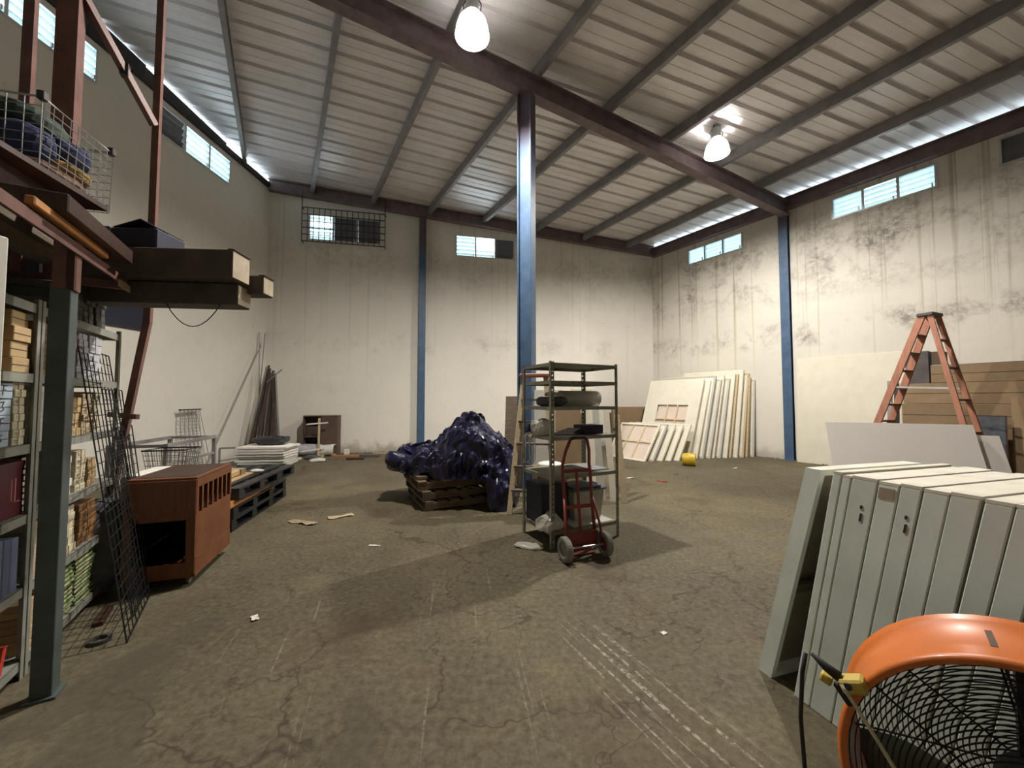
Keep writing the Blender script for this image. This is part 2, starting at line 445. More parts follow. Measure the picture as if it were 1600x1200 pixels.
mat('rubble', (0.24, 0.20, 0.15), 0.9, 0, 0.3, 20, rnd=0.3)
mat('painting_dark', (0.07, 0.075, 0.09), 0.4, 0, 0.4, 9, c2=(0.24, 0.19, 0.05), thr=(0.63, 0.68))
mat('rust_brown', (0.085, 0.05, 0.04), 0.65, 0.2, 0.3, 6, rnd=0.25)
mat('tape', (0.05, 0.05, 0.045), 0.4, 0, 0.2, 20)
make_glow('bulb_glow', (1.0, 0.95, 0.88), 1.0)

# ------------------------------------------------------------------ mesh helpers
class MB:
    def __init__(s):
        s.v = []; s.f = []; s.m = []
    def add(s, vs, fs, mi=0):
        o = len(s.v)
        s.v.extend([tuple(x) for x in vs])
        for f in fs:
            s.f.append([i + o for i in f]); s.m.append(mi)
        return s
    def box(s, c, d, rot=None, mi=0):
        hx, hy, hz = d[0] / 2, d[1] / 2, d[2] / 2
        vs = [Vector((x * hx, y * hy, z * hz)) for x in (-1, 1) for y in (-1, 1) for z in (-1, 1)]
        if rot is not None:
            vs = [rot @ p for p in vs]
        c = Vector(c)
        return s.add([p + c for p in vs], [(0, 1, 3, 2), (4, 6, 7, 5), (0, 4, 5, 1), (2, 3, 7, 6), (0, 2, 6, 4), (1, 5, 7, 3)], mi)
    def b(s, x0, x1, y0, y1, z0, z1, mi=0):
        return s.box(((x0 + x1) / 2, (y0 + y1) / 2, (z0 + z1) / 2), (x1 - x0, y1 - y0, z1 - z0), None, mi)
    def bar(s, a, b_, w, h, up=(0, 0, 1), mi=0):
        """rectangular bar from a to b; w across, h along 'up'"""
        a = Vector(a); b_ = Vector(b_)
        d = (b_ - a); L = d.length; d.normalize()
        u = Vector(up)
        x = d.cross(u)
        if x.length < 1e-5:
            x = d.cross(Vector((1, 0, 0)))
        x.normalize(); u2 = x.cross(d).normalized()
        rot = Matrix((x, d, u2)).transposed()
        return s.box((a + b_) / 2, (w, L, h), rot, mi)
    def tube(s, pts, r, seg=8, mi=0, closed=False):
        pts = [Vector(p) for p in pts]
        n = len(pts); rings = []
        prev = None
        for i, p in enumerate(pts):
            if closed:
                d = pts[(i + 1) % n] - pts[i - 1]
            else:
                d = pts[min(i + 1, n - 1)] - pts[max(i - 1, 0)]
            d.normalize()
            if prev is None:
                x = d.cross(Vector((0, 0, 1)))
                if x.length < 1e-3:
                    x = d.cross(Vector((1, 0, 0)))
            else:
                x = prev - d * prev.dot(d)
            x.normalize(); prev = x
            y = d.cross(x)
            rr = r[i] if isinstance(r, (list, tuple)) else r
            rings.append([p + (x * math.cos(2 * math.pi * k / seg) + y * math.sin(2 * math.pi * k / seg)) * rr for k in range(seg)])
        vs = [q for rg in rings for q in rg]
        fs = []
        m = n if closed else n - 1
        for i in range(m):
            j = (i + 1) % n
            for k in range(seg):
                k2 = (k + 1) % seg
                fs.append((i * seg + k, i * seg + k2, j * seg + k2, j * seg + k))
        if not closed:
            fs.append(tuple(range(seg))[::-1])
            fs.append(tuple((n - 1) * seg + k for k in range(seg)))
        return s.add(vs, fs, mi)
    def lathe(s, prof, seg=24, mat4=None, mi=0, cap=False):
        """profile (r, z) about local z"""
        vs = []
        for r, z in prof:
            for k in range(seg):
                a = 2 * math.pi * k / seg
                p = Vector((r * math.cos(a), r * math.sin(a), z))
                vs.append(mat4 @ p if mat4 is not None else p)
        fs = []
        for i in range(len(prof) - 1):
            for k in range(seg):
                k2 = (k + 1) % seg
                fs.append((i * seg + k, i * seg + k2, (i + 1) * seg + k2, (i + 1) * seg + k))
        if cap:
            fs.append(tuple(range(seg))[::-1])
            fs.append(tuple((len(prof) - 1) * seg + k for k in range(seg)))
        return s.add(vs, fs, mi)
    def prism(s, poly, y0, y1, mi=0):
        """poly in (x, z), extruded along y"""
        n = len(poly)
        vs = [(p[0], y0, p[1]) for p in poly] + [(p[0], y1, p[1]) for p in poly]
        fs = [tuple(range(n)), tuple(range(2 * n - 1, n - 1, -1))]
        for i in range(n):
            j = (i + 1) % n
            fs.append((i, i + n, j + n, j))
        return s.add(vs, fs, mi)
    def mesh(s, name, mats, smooth=False):
        me = bpy.data.meshes.new(name)
        me.from_pydata(s.v, [], s.f)
        if not isinstance(mats, (list, tuple)):
            mats = [mats]
        for m in mats:
            me.materials.append(M[m])
        bm = bmesh.new(); bm.from_mesh(me)
        bm.faces.ensure_lookup_table()
        for i, f in enumerate(bm.faces):
            f.material_index = s.m[i]
            f.smooth = smooth
        bmesh.ops.recalc_face_normals(bm, faces=bm.faces[:])
        bm.to_mesh(me); bm.free()
        return me

def link(name, me, parent=None, loc=(0, 0, 0), rot=(0, 0, 0), bevel=0.0):
    o = bpy.data.objects.new(name, me)
    col.objects.link(o)
    if parent is not None:
        o.parent = parent
    o.location = loc
    o.rotation_euler = rot
    if bevel:
        bv = o.modifiers.new('edge', 'BEVEL')
        bv.width = bevel; bv.segments = 1; bv.limit_method = 'ANGLE'
    return o

def part(name, mb, mats, parent, smooth=False, bevel=0.0, loc=(0, 0, 0), rot=(0, 0, 0), label=None):
    o = link(name, mb.mesh(name, mats, smooth), parent, loc, rot, bevel)
    if label:
        o['label'] = label
    return o

def tag(o, label, cat, group=None):
    o['label'] = label
    o['category'] = cat
    if group:
        o['group'] = group
    return o

def thing(name, label, cat, loc=(0, 0, 0), rz=0.0, group=None, rot=None):
    o = bpy.data.objects.new(name, None)
    col.objects.link(o)
    o.empty_display_size = 0.1
    o.location = loc
    o.rotation_euler = rot if rot else (0, 0, rz)
    return tag(o, label, cat, group)

def single(name, label, cat, mb, mats, loc=(0, 0, 0), rz=0.0, group=None, smooth=False, bevel=0.0, rot=None):
    o = link(name, mb.mesh(name, mats, smooth), None, loc, rot if rot else (0, 0, rz), bevel)
    return tag(o, label, cat, group)

def struct(name, me_or_none, loc=(0, 0, 0), rz=0.0):
    o = bpy.data.objects.new(name, me_or_none)
    col.objects.link(o)
    o.location = loc
    o.rotation_euler = (0, 0, rz)
    o['kind'] = 'structure'
    return o

ORD = ['topmost', 'second from the top', 'third from the top', 'fourth from the top', 'fifth from the top', 'sixth from the top',
       'seventh from the top', 'eighth from the top', 'ninth from the top', 'tenth from the top', 'eleventh from the top', 'twelfth from the top']
NTH = ['first', 'second', 'third', 'fourth', 'fifth', 'sixth', 'seventh', 'eighth', 'ninth', 'tenth', 'eleventh', 'twelfth']

# ------------------------------------------------------------------ the building
LC = Vector((-6.808, 10.546)); RC = Vector((4.783, 12.942)); PILLAR = Vector((6.979, 9.654))
dR = (PILLAR - RC).normalized()
RE = RC + dR * ((12.942 + 5.0) / -dR.y)              # right wall runs on past the camera
LS = Vector((-7.10, -5.0))
RN = Vector((0.828, 0.5606)); RSL = -0.087
def roof_z(x, y):
    return 7.65 + RSL * (x * RN.x + y * RN.y - 0.276)

fl = MB()
fl.add([(-8, -6, 0), (18, -6, 0), (18, 14, 0), (-8, 14, 0)], [(0, 1, 2, 3)])
floor = struct('floor', fl.mesh('floor', 'floor'))

def build_wall(name, a, b, top, holes, matname, thick=0.16):
    """plastered wall from a to b (2D), interior on its right-hand side; top is a function of the distance along it"""
    d = (b - a); L = d.length
    rz = math.atan2(d.y, d.x)
    us = sorted(set([0, L] + [h[0] for h in holes] + [h[1] for h in holes] + [k * L / 12 for k in range(1, 12)]))
    mb = MB()
    for u0, u1 in zip(us[:-1], us[1:]):
        if u1 - u0 < 1e-6:
            continue
        hs = sorted([h for h in holes if h[0] <= u0 + 1e-6 and h[1] >= u1 - 1e-6], key=lambda h: h[2])
        zs = [0.0]
        for h in hs:
            zs += [h[2], h[3]]
        segs = []
        z = 0.0
        for h in hs:
            segs.append((z, z, h[2], h[2])); z = h[3]
        segs.append((z, z, top(u0), top(u1)))
        for za, zb, zc, zd in segs:
            vs = [(u0, 0, za), (u1, 0, zb), (u1, 0, zd), (u0, 0, zc), (u0, thick, za), (u1, thick, zb), (u1, thick, zd), (u0, thick, zc)]
            mb.add(vs, [(0, 1, 2, 3), (4, 7, 6, 5), (3, 2, 6, 7), (0, 4, 5, 1), (0, 3, 7, 4), (1, 5, 6, 2)])
    o = struct(name, mb.mesh(name, matname), (a.x, a.y, 0), rz)
    return o, rz

win_n = [0]
def build_window(wall_o, rz, u0, u1, z0, z1, sections, nsl, frame_mat='alu', bars=False, depth=0.05):
    """louvred window set in a wall opening; sections: list of (tilt degrees, material, skipped slats)"""
    win_n[0] += 1
    a = wall_o.location
    d = Vector((math.cos(rz), math.sin(rz)))
    w = struct('window_%d' % win_n[0], None, (a.x + d.x * u0, a.y + d.y * u0, z0), rz)
    W = u1 - u0; Hh = z1 - z0; t = 0.035
    fr = MB()
    fr.b(0, W, -0.02, 0.07, 0, t).b(0, W, -0.02, 0.07, Hh - t, Hh).b(0, t, -0.02, 0.07, t, Hh - t).b(W - t, W, -0.02, 0.07, t, Hh - t)
    part('window_frame', fr, frame_mat, w)
    n = len(sections); sw = W / n
    for k in range(1, n):
        part('mullion', MB().b(k * sw - 0.022, k * sw + 0.022, -0.02, 0.06, t, Hh - t), frame_mat, w)
    sh = (Hh - 2 * t) / nsl
    for k, (tilt, sm, skip) in enumerate(sections):
        me = MB().box((0, 0, 0), (sw - 0.05, 0.008, sh * (0.9 if tilt > 45 else 1.12))).mesh('slat', sm)
        for q in range(nsl):
            if q in skip:
                continue
            tl = tilt + random.uniform(-5, 5)
            link('slat', me, w, ((k + 0.5) * sw, 0.035, t + sh * (q + 0.5)), (R(tl), 0, 0))
        part('crank', MB().b((k + 0.86) * sw, (k + 0.86) * sw + 0.02, -0.05, -0.02, t, t + 0.07), frame_mat, w)
    if bars:
        g = MB()
        x0, x1, zb, zt, yb = -0.14, W + 0.14, -0.10, Hh + 0.12, -0.16
        nb = 15
        for i in range(nb + 1):
            x = x0 + (x1 - x0) * i / nb
            g.bar((x, yb, zb), (x, yb, zt), 0.018, 0.018, (0, 1, 0))
        for i in range(6):
            z = zb + (zt - zb) * i / 5
            g.bar((x0, yb, z), (x1, yb, z), 0.02, 0.02)
        for x in (x0, x1):
            for z in (zb, zt):
                g.bar((x, yb, z), (x, 0.0, z), 0.02, 0.02)
        for x in (x0, x1):
            g.bar((x, yb, zt), (x, yb, zt + 0.45), 0.018, 0.018, (0, 1, 0))
        part('security_grille', g, 'iron_bar', w)
    return w

# left wall
LL = (LC - LS).length
def left_top(u):
    y = LS.y + (LC.y - LS.y) * u / LL
    return 7.43 if y > 4.0 else 7.43 + (4.0 - y) * 0.085
uy = lambda y: (y - LS.y) * LL / (LC.y - LS.y)
lh = [(uy(2.55), uy(4.25), 6.72, 7.32), (uy(4.45), uy(6.15), 6.72, 7.32), (uy(7.2), uy(9.08), 6.68, 7.30)]
wall_left, rzl = build_wall('wall_left', LS, LC, left_top, lh, 'wall_left_paint')
build_window(wall_left, rzl, *lh[0], [(70, 'louvre', ())] * 3, 4)
build_window(wall_left, rzl, *lh[1], [(82, 'louvre', ()), (66, 'louvre', ()), (74, 'louvre', ())], 4)
build_window(wall_left, rzl, *lh[2], [(24, 'louvre_dark', ()), (74, 'louvre', ()), (70, 'louvre', ())], 4)

# back wall
LB = (RC - LC).length
def back_top(u):
    p = LC + (RC - LC) * (u / LB)
    return roof_z(p.x, p.y) + 0.02
ub = lambda x: (x - LC.x) / (RC.x - LC.x) * LB
bh = [(ub(-5.79), ub(-3.88), 6.06, 6.80), (ub(-1.73), ub(0.08), 5.90, 6.57)]
wall_back, rzb = build_wall('wall_back', LC, RC, back_top, bh, 'wall_back_paint')
build_window(wall_back, rzb, *bh[0], [(70, 'louvre', (3,)), (8, 'louvre_dark', ()), (8, 'louvre_dark', ())], 5, bars=True)
build_window(wall_back, rzb, *bh[1], [(62, 'louvre', ()), (75, 'louvre', (2, 3, 4)), (12, 'louvre_dark', ())], 5)

# right wall
LRr = (RE - RC).length
ur = lambda y: (y - RC.y) / dR.y
rh = [(ur(11.85), ur(10.5), 5.70, 6.18), (ur(8.85), ur(7.45), 5.72, 6.22), (ur(6.82), ur(5.4), 5.74, 6.26)]
wall_right, rzr = build_wall('wall_right', RC, RE, lambda u: 6.42, rh, 'wall_right_paint')
build_window(wall_right, rzr, *rh[0], [(14, 'louvre', ()), (30, 'louvre', ()), (12, 'louvre', ())], 4)
build_window(wall_right, rzr, *rh[1], [(16, 'louvre', ()), (64, 'louvre', ()), (14, 'louvre', ())], 4)
build_window(wall_right, rzr, *rh[2], [(8, 'louvre_dark', ())] * 3, 4)

# wall behind the camera
wall_front, rzf = build_wall('wall_front', RE, LS, lambda u: 8.2 if u > LRr else 7.9, [], 'wall_left_paint')

# roof: sheets, purlins, rafters
ceiling = struct('ceiling', None)
rdir = Vector((0.956, 0.292)); qdir = Vector((-0.292, 0.956))
def hit(p, d, a, b):
    e = b - a
    den = d.x * e.y - d.y * e.x
    return ((a.x - p.x) * e.y - (a.y - p.y) * e.x) / den
SHW = 0.84
oL = Vector((-0.55, 0)); nR = Vector((-dR.y, dR.x)) * 0.75
k0 = int(-10.6 / SHW); k1 = int(13.6 / SHW)
for k in range(k0, k1 + 1):
    q0 = k * SHW
    base = qdir * q0
    t0 = hit(base, rdir, LS + oL, LC + oL)
    t1 = hit(base, rdir, RC + nR, RE + nR)
    if t1 - t0 < 0.5:
        continue
    org = base + rdir * t0
    L = t1 - t0
    prof = []
    for r0 in (0.0, 0.42):
        prof += [(r0 + 0.0, 0), (r0 + 0.155, 0), (r0 + 0.165, 0.008), (r0 + 0.175, 0), (r0 + 0.322, 0), (r0 + 0.335, 0.065), (r0 + 0.402, 0.065), (r0 + 0.415, 0)]
    prof.append((SHW + 0.02, 0.001))
    vs = []; fs = []
    ns = 3
    for i in range(ns + 1):
        s_ = L * i / ns
        for qy, h in prof:
            wp = org + rdir * s_ + qdir * qy
            vs.append((s_, qy, roof_z(wp.x, wp.y) - roof_z(org.x, org.y) + h))
    m_ = len(prof)
    for i in range(ns):
        for j in range(m_ - 1):
            fs.append((i * m_ + j, i * m_ + j + 1, (i + 1) * m_ + j + 1, (i + 1) * m_ + j))
    mb = MB(); mb.add(vs, fs)
    part('roof_sheet', mb, 'roof', ceiling, loc=(org.x, org.y, roof_z(org.x, org.y)), rot=(0, 0, math.atan2(rdir.y, rdir.x)))

pdir = Vector((-0.515, 0.857))
pn = Vector((0.857, 0.515))
def cbeam(mb, a, b, w, h, t=0.012, flip=1):
    """C-section between two 3D points, web vertical, top at the points"""
    a = Vector(a); b = Vector(b)
    d = (b - a).normalized()
    x = d.cross(Vector((0, 0, 1))).normalized() * flip
    dn = Vector((0, 0, -1))
    mb.bar(a + dn * h / 2, b + dn * h / 2, t, h)
    for z in (0.0, h):
        mb.bar(a + dn * z + x * w / 2, b + dn * z + x * w / 2, w, t)
    for z in (0.02, h - 0.02):
        mb.bar(a + dn * z + x * w, b + dn * z + x * w, t, 0.045)

for i, nn in enumerate((-0.95, 0.60, 2.15, 3.68, 5.22, 6.77, 8.30, 9.75)):
    base = pn * nn
    t1 = hit(base, pdir, LC, RC) - 0.02
    if i == 0:
        t1 = hit(base, pdir, LS, LC) - 0.05
    t0 = -9.0 if nn > 4 else (-7.0 if nn > 1 else -5.0)
    A = base + pdir * t0; B = base + pdir * t1
    A3 = Vector((A.x, A.y, roof_z(A.x, A.y) - 0.012)); B3 = Vector((B.x, B.y, roof_z(B.x, B.y) - 0.012))
    mb = MB(); cbeam(mb, A3, B3, 0.075, 0.20, 0.01, 1)
    part('purlin', mb, 'purlin_steel', ceiling)

def ibeam(mb, a, b, w, h, t=0.016):
    a = Vector(a); b = Vector(b); dn = Vector((0, 0, -1))
    mb.bar(a + dn * h / 2, b + dn * h / 2, t, h)
    mb.bar(a, b, w, t * 1.3)
    mb.bar(a + dn * h, b + dn * h, w, t * 1.3)

COL = Vector((0.247, 6.45))
def rafter(a, b, w=0.2, h=0.34, drop=0.21):
    mb = MB()
    ibeam(mb, (a.x, a.y, roof_z(a.x, a.y) - drop), (b.x, b.y, roof_z(b.x, b.y) - drop), w, h)
    part('rafter', mb, 'maroon_steel', ceiling)
ra = (Vector((6.95, 9.55)) - COL).normalized()
rafter(COL - ra * 7.8, Vector((6.95, 9.55)))
rafter(COL - ra * 7.8 + Vector((2.6, -6.2)), Vector((10.4, 4.2)))
# beam along the back wall and along the eave
db = (RC - LC).normalized(); nb_ = Vector((db.y, -db.x))
a_ = LC + nb_ * 0.12 + db * 0.02; b_ = RC + nb_ * 0.12 - db * 0.02
rafter(a_, b_, 0.16, 0.30, 0.03)
inR = Vector((dR.y, -dR.x))
mb = MB()
p0 = RC + inR * 0.10 + dR * 0.1; p1 = RE + inR * 0.10 - dR * 0.1
ibeam(mb, (p0.x, p0.y, 6.60), (p1.x, p1.y, 6.60), 0.16, 0.28)
part('eave_beam', mb, 'maroon_steel', ceiling)
mb = MB()
mb.bar((LS.x + 0.02, 0.0, 7.47), (LC.x + 0.03, LC.y - 0.1, 7.47), 0.12, 0.12)
part('wall_plate', mb, 'iron_bar', ceiling)
# dark boards added to cut the daylight between the left wall head and the roof, as far as the gap by the corner window
for y0 in (-5.0, -3.0, -1.0, 1.0, 3.0, 5.0, 7.0):
    y1 = y0 + 1.99
    x0 = LS.x + (LC.x - LS.x) * (y0 - LS.y) / (LC.y - LS.y) - 0.06; x1 = LS.x + (LC.x - LS.x) * (y1 - LS.y) / (LC.y - LS.y) - 0.06
    cbm = MB()
    za, zb_ = 7.40, 7.40
    gap = 0.02 if y0 < 6 else 0.055
    ra_, rb_ = roof_z(x0, y0) - gap, roof_z(x1, y1) - gap
    cbm.add([(x0, y0, za), (x1, y1, zb_), (x1, y1, rb_), (x0, y0, ra_), (x0 + 0.03, y0, za), (x1 + 0.03, y1, zb_), (x1 + 0.03, y1, rb_), (x0 + 0.03, y0, ra_)],
            [(0, 1, 2, 3), (4, 7, 6, 5), (0, 4, 5, 1), (3, 2, 6, 7), (0, 3, 7, 4), (1, 5, 6, 2)])
    part('daylight_stop_board', cbm, 'iron_bar', ceiling)

def column(label, x, y, rz, w, d, ztop, mount=None):
    t = thing('steel_column', label, 'column', (x, y, 0), rz, 'blue steel columns')
    s = MB()
    s.b(-w / 2, w / 2, -d / 2, -d / 2 + 0.03, 0, ztop)
    part('flange', s, 'column', t, bevel=0.004)
    part('flange', MB().b(-w / 2, w / 2, d / 2 - 0.03, d / 2, 0, ztop), 'column', t, bevel=0.004)
    part('web', MB().b(-0.04, 0.04, -d / 2 + 0.03, d / 2 - 0.03, 0, ztop), 'column', t)
    bp = MB(); bp.b(-w / 2 - 0.04, w / 2 + 0.04, -d / 2 - 0.04, d / 2 + 0.04, 0, 0.016)
    b_ = part('base_plate', bp, 'column', t)
    return t
column('free-standing blue steel column in the middle of the warehouse floor', COL.x, COL.y, R(62), 0.20, 0.26, roof_z(COL.x, COL.y) - 0.55)
column('blue steel column against the back wall between the two louvred windows', -2.69 + nb_.x * 0.10, 11.40 + nb_.y * 0.10, rzb, 0.20, 0.18, 6.92)
column('blue steel column on the mould-stained wall beside the tall white sheet', PILLAR.x + inR.x * 0.06, PILLAR.y + inR.y * 0.06, rzr, 0.20, 0.16, 6.30)

# pendant lamps (their light is the glow of the bulb itself)
def lamp(label, x, y, z):
    t = thing('pendant_lamp', label, 'lamp', (x, y, z), 0, 'high-bay lamps under the roof')
    zr = roof_z(x, y) - z
    part('suspension_rod', MB().tube([(0, 0, 0.62), (0, 0, zr - 0.004)], 0.008, 8), 'iron_bar', t)
    hk = MB()
    hk.tube([(0.05 * math.cos(a), 0, 0.585 + 0.035 * math.sin(a)) for a in [i * math.pi / 8 for i in range(16)]], 0.007, 6, closed=True)
    part('hook', hk, 'iron_bar', t, smooth=True)
    part('housing', MB().lathe([(0.0, 0.56), (0.05, 0.56), (0.085, 0.53), (0.09, 0.33), (0.07, 0.30), (0.0, 0.30)], 20), 'alu', t, smooth=False)
    part('bracket', MB().tube([(-0.11, 0, 0.32), (-0.12, 0, 0.45), (-0.05, 0, 0.58), (0.05, 0, 0.58), (0.12, 0, 0.45), (0.11, 0, 0.32)], 0.008, 6), 'iron_bar', t)
    part('reflector', MB().lathe([(0.075, 0.30), (0.13, 0.265), (0.185, 0.19), (0.215, 0.09), (0.23, 0.0), (0.235, 0.0), (0.22, 0.095), (0.19, 0.196), (0.134, 0.273), (0.078, 0.305)], 32), 'reflector', t, smooth=True)
    part('bulb', MB().lathe([(0.0, 0.03), (0.035, 0.038), (0.055, 0.065), (0.062, 0.10), (0.055, 0.14), (0.04, 0.19), (0.035, 0.29), (0.0, 0.29)], 20), 'bulb_glow', t, smooth=True)
    return t
lamp('glowing high-bay lamp hanging highest, near the top edge of the picture', -0.538, 5.0, 6.42)
lamp('glowing high-bay lamp between the blue column and the mould-stained wall', 4.107, 7.498, 6.42)
# emission strength from the lamp's power (bulb area about 0.057 m2)
M['bulb_glow'].node_tree.nodes['Emission'].inputs['Strength'].default_value = LAMP_POWER / (0.057 * math.pi)

# ------------------------------------------------------------------ stack of thick panels, front corner
PB = Vector((1.376, 2.209, 0)); prd = Vector((0.28, -0.96, 0)); pld = Vector((0.96, 0.28, 0))
prz = math.atan2(pld.y, pld.x)                 # local x along the panel, local y = (-.54,.8416) = -prd
# (bottom offset along the row, thickness, lean of the top towards the row's front, length, height)
PAN = [(0.0, 0.075, 0.297, 0.72, 1.165), (0.200, 0.037, 0.224, 0.78, 1.17), (0.240, 0.036, 0.223, 0.78, 1.16), (0.279, 0.095, 0.224, 0.80, 1.165), (0.378, 0.070, 0.224, 0.78, 1.16),
       (0.451, 0.066, 0.225, 0.79, 1.165), (0.521, 0.072, 0.226, 0.78, 1.16), (0.596, 0.078, 0.226, 0.80, 1.165), (0.680, 0.067, 0.228, 0.78, 1.16), (0.750, 0.070, 0.228, 0.79, 1.16),
       (0.823, 0.074, 0.228, 0.78, 1.16)]
PLAB = ['grey-green edged panel at the open end of the row, braced hollow face showing', 'thin grey-green panel, second in the row, just inside the open gap',
        'thin smudged grey-green panel, third from the gap end of the row', 'thick grey-green panel with two small black printed marks near its top, before the scuffed one',
        'grey-green panel with a brown scuffed patch at its top edge', 'grey-green panel with black marks next to the scuffed-top panel, sixth in the row',
        'seventh grey-green panel in the row, behind the fan rim', 'eighth grey-green panel, left of the widest dark gap in the row', 'ninth grey-green panel, right of the widest dark gap in the row',
        'tenth grey-green panel of the row, above the orange fan', 'last grey-green panel of the row at the picture edge']
for i, (off, th, lean, L, Hh) in enumerate(PAN):
    p = PB + prd * off
    t = thing('foam_wall_panel', PLAB[i], 'panel', (p.x, p.y, 0), prz, 'grey-green panels leaning in a row')
    # local: x length, -y towards the row's front; sheared box so that faces stay parallel
    sh = -lean
    def slab(x0, x1, y0, y1, z0, z1):
        mb = MB()
        vs = []
        for x in (x0, x1):
            for y in (y0, y1):
                for z in (z0, z1):
                    vs.append((x, y + sh * z / Hh, z))
        mb.add(vs, [(0, 1, 3, 2), (4, 6, 7, 5), (0, 4, 5, 1), (2, 3, 7, 6), (0, 2, 6, 4), (1, 5, 7, 3)])
        return mb
    if i == 0:
        # hollow panel: rim of boards, back sheet, one brace
        part('edge_board', slab(0, 0.03, -th, 0, 0.0, Hh), 'panel_edge', t)
        part('edge_board', slab(L - 0.03, L, -th, 0, 0.0, Hh), 'panel_edge', t)
        part('edge_board', slab(0.03, L - 0.03, -th, 0, 0.0, 0.03), 'panel_edge', t)
        part('top_board', slab(0.03, L - 0.03, -th, 0, Hh - 0.03, Hh), 'panel_top', t)
        part('back_sheet', slab(0.03, L - 0.03, -0.015, 0, 0.03, Hh - 0.03), 'panel_back', t)
        part('brace', slab(0.03, L - 0.03, -th + 0.005, -0.02, 0.50, 0.545), 'weathered_wood', t)
    else:
        part('body', slab(0, L, -th, 0, 0.0, Hh - 0.012), 'panel_edge', t, bevel=0.004)
        part('top_edge', slab(0.0, L, -th, 0, Hh - 0.012, Hh), 'panel_top', t)
    if i in (3, 5):
        for k, (z0, z1) in enumerate(((0.98, 1.02), (1.035, 1.055))):
            part('printed_mark', slab(-0.002, 0.0, -th * 0.62 - 0.004 + 0.004 * k, -th * 0.62 + 0.004 + 0.004 * k, z0 - 0.01, z1 - 0.02 + 0.005), 'ink', t)
    if i == 4:
        part('scuffed_patch', slab(-0.002, 0.0, -th + 0.012, -0.006, 1.09, 1.135), 'panel_back', t)

# ------------------------------------------------------------------ drum fan
fyaw = 0.795; fa = Vector((math.cos(fyaw), math.sin(fyaw), 0))
FR, FD, FZ = 0.393, 0.272, 0.463
fan = thing('drum_fan', 'large orange drum fan with black wire grille in the front corner', 'fan', (1.273, 0.923, 0), 0)
# fan frame: local X' across, Z up, Y' away from the viewer
Fm = Matrix.Translation((0, 0, FZ)) @ Matrix.Rotation(fyaw - math.pi / 2, 4, 'Z')
def FP(x, y, z):
    return Fm @ Vector((x, y, z))
lat = Fm @ Matrix.Rotation(-math.pi / 2, 4, 'X')    # lathe z -> +Y'
part('drum', MB().lathe([(FR - 0.012, 0.0), (FR, -0.004), (FR + 0.012, 0.006), (FR, 0.02), (FR, FD - 0.02), (FR + 0.012, FD - 0.006), (FR, FD + 0.004), (FR - 0.012, FD), (FR - 0.008, FD - 0.01), (FR - 0.008, 0.01), (FR - 0.012, 0.0)], 72, lat), 'fan_orange', fan, smooth=True)
def ring_pts(r, y, n=56):
    return [FP(r * math.cos(2 * math.pi * k / n), y, r * math.sin(2 * math.pi * k / n)) for k in range(n)]
for nm, y0, nr in (('front_grille', 0.012, 26), ('back_grille', FD - 0.012, 26)):
    g = MB()
    for k in range(nr):
        r = 0.055 + (FR - 0.07) * k / (nr - 1)
        bulge = (0.018 * (1 - (r / FR) ** 2)) * (-1 if nm == 'front_grille' else 1)
        g.tube(ring_pts(r, y0 + bulge), 0.0021, 4, closed=True)
    for k in range(8):
        a = 2 * math.pi * k / 8 + 0.2
        pts = []
        for q in range(5):
            r = 0.05 + (FR - 0.055) * q / 4
            bulge = (0.018 * (1 - (r / FR) ** 2)) * (-1 if nm == 'front_grille' else 1)
            pts.append(FP(r * math.cos(a), y0 + bulge - 0.003, r * math.sin(a)))
        g.tube(pts, 0.0032, 5)
    part(nm, g, 'black_wire', fan)
hub = MB().lathe([(0.0, 0.05), (0.075, 0.05), (0.085, 0.06), (0.085, 0.20), (0.06, 0.225), (0.0, 0.225)], 24, lat)
part('motor', hub, 'fan_dark', fan, smooth=False)
st = MB()
st.bar(FP(0, 0.20, -FR + 0.01), FP(0, 0.20, FR - 0.01), 0.075, 0.035, up=fa)
part('motor_mount', st, 'fan_dark', fan)
for k in range(2):
    b = MB()
    a0 = math.pi * k + 3.55
    vs = []; fs = []
    nr_, nc = 8, 5
    for i in range(nr_ + 1):
        r = 0.07 + (FR - 0.105) * i / nr_
        half = 0.52 + 0.14 * math.sin(math.pi * i / nr_)
        for j in range(nc + 1):
            s_ = j / nc * 2 - 1
            a = a0 + s_ * half
            vs.append(FP(r * math.cos(a), 0.105 + s_ * 0.048 + 0.012 * (1 - s_ * s_), r * math.sin(a)))
    for i in range(nr_):
        for j in range(nc):
            fs.append((i * (nc + 1) + j, i * (nc + 1) + j + 1, (i + 1) * (nc + 1) + j + 1, (i + 1) * (nc + 1) + j))
    b.add(vs, fs)
    o = part('blade', b, 'fan_blade', fan, smooth=True)
    sm = o.modifiers.new('thickness', 'SOLIDIFY'); sm.thickness = 0.003
# base frame and wheels
fb = MB()
for y in (0.04, FD - 0.04):
    fb.tube([FP(-0.30, y, -0.27), FP(-0.30, y, -FZ + 0.06), FP(0.30, y, -FZ + 0.06), FP(0.30, y, -0.27)], 0.014, 8)
part('base_frame', fb, 'fan_dark', fan)
for x in (-0.27, 0.27):
    for y in (0.03, FD - 0.03):
        wmat = Matrix.Translation(FP(x, y, -FZ + 0.046)) @ Matrix.Rotation(fyaw - math.pi / 2, 4, 'Z') @ Matrix.Rotation(math.pi / 2, 4, 'Y')
        part('wheel', MB().lathe([(0.012, -0.014), (0.044, -0.014), (0.046, 0), (0.044, 0.014), (0.012, 0.014)], 16, wmat, cap=True), 'black_rubber', fan)
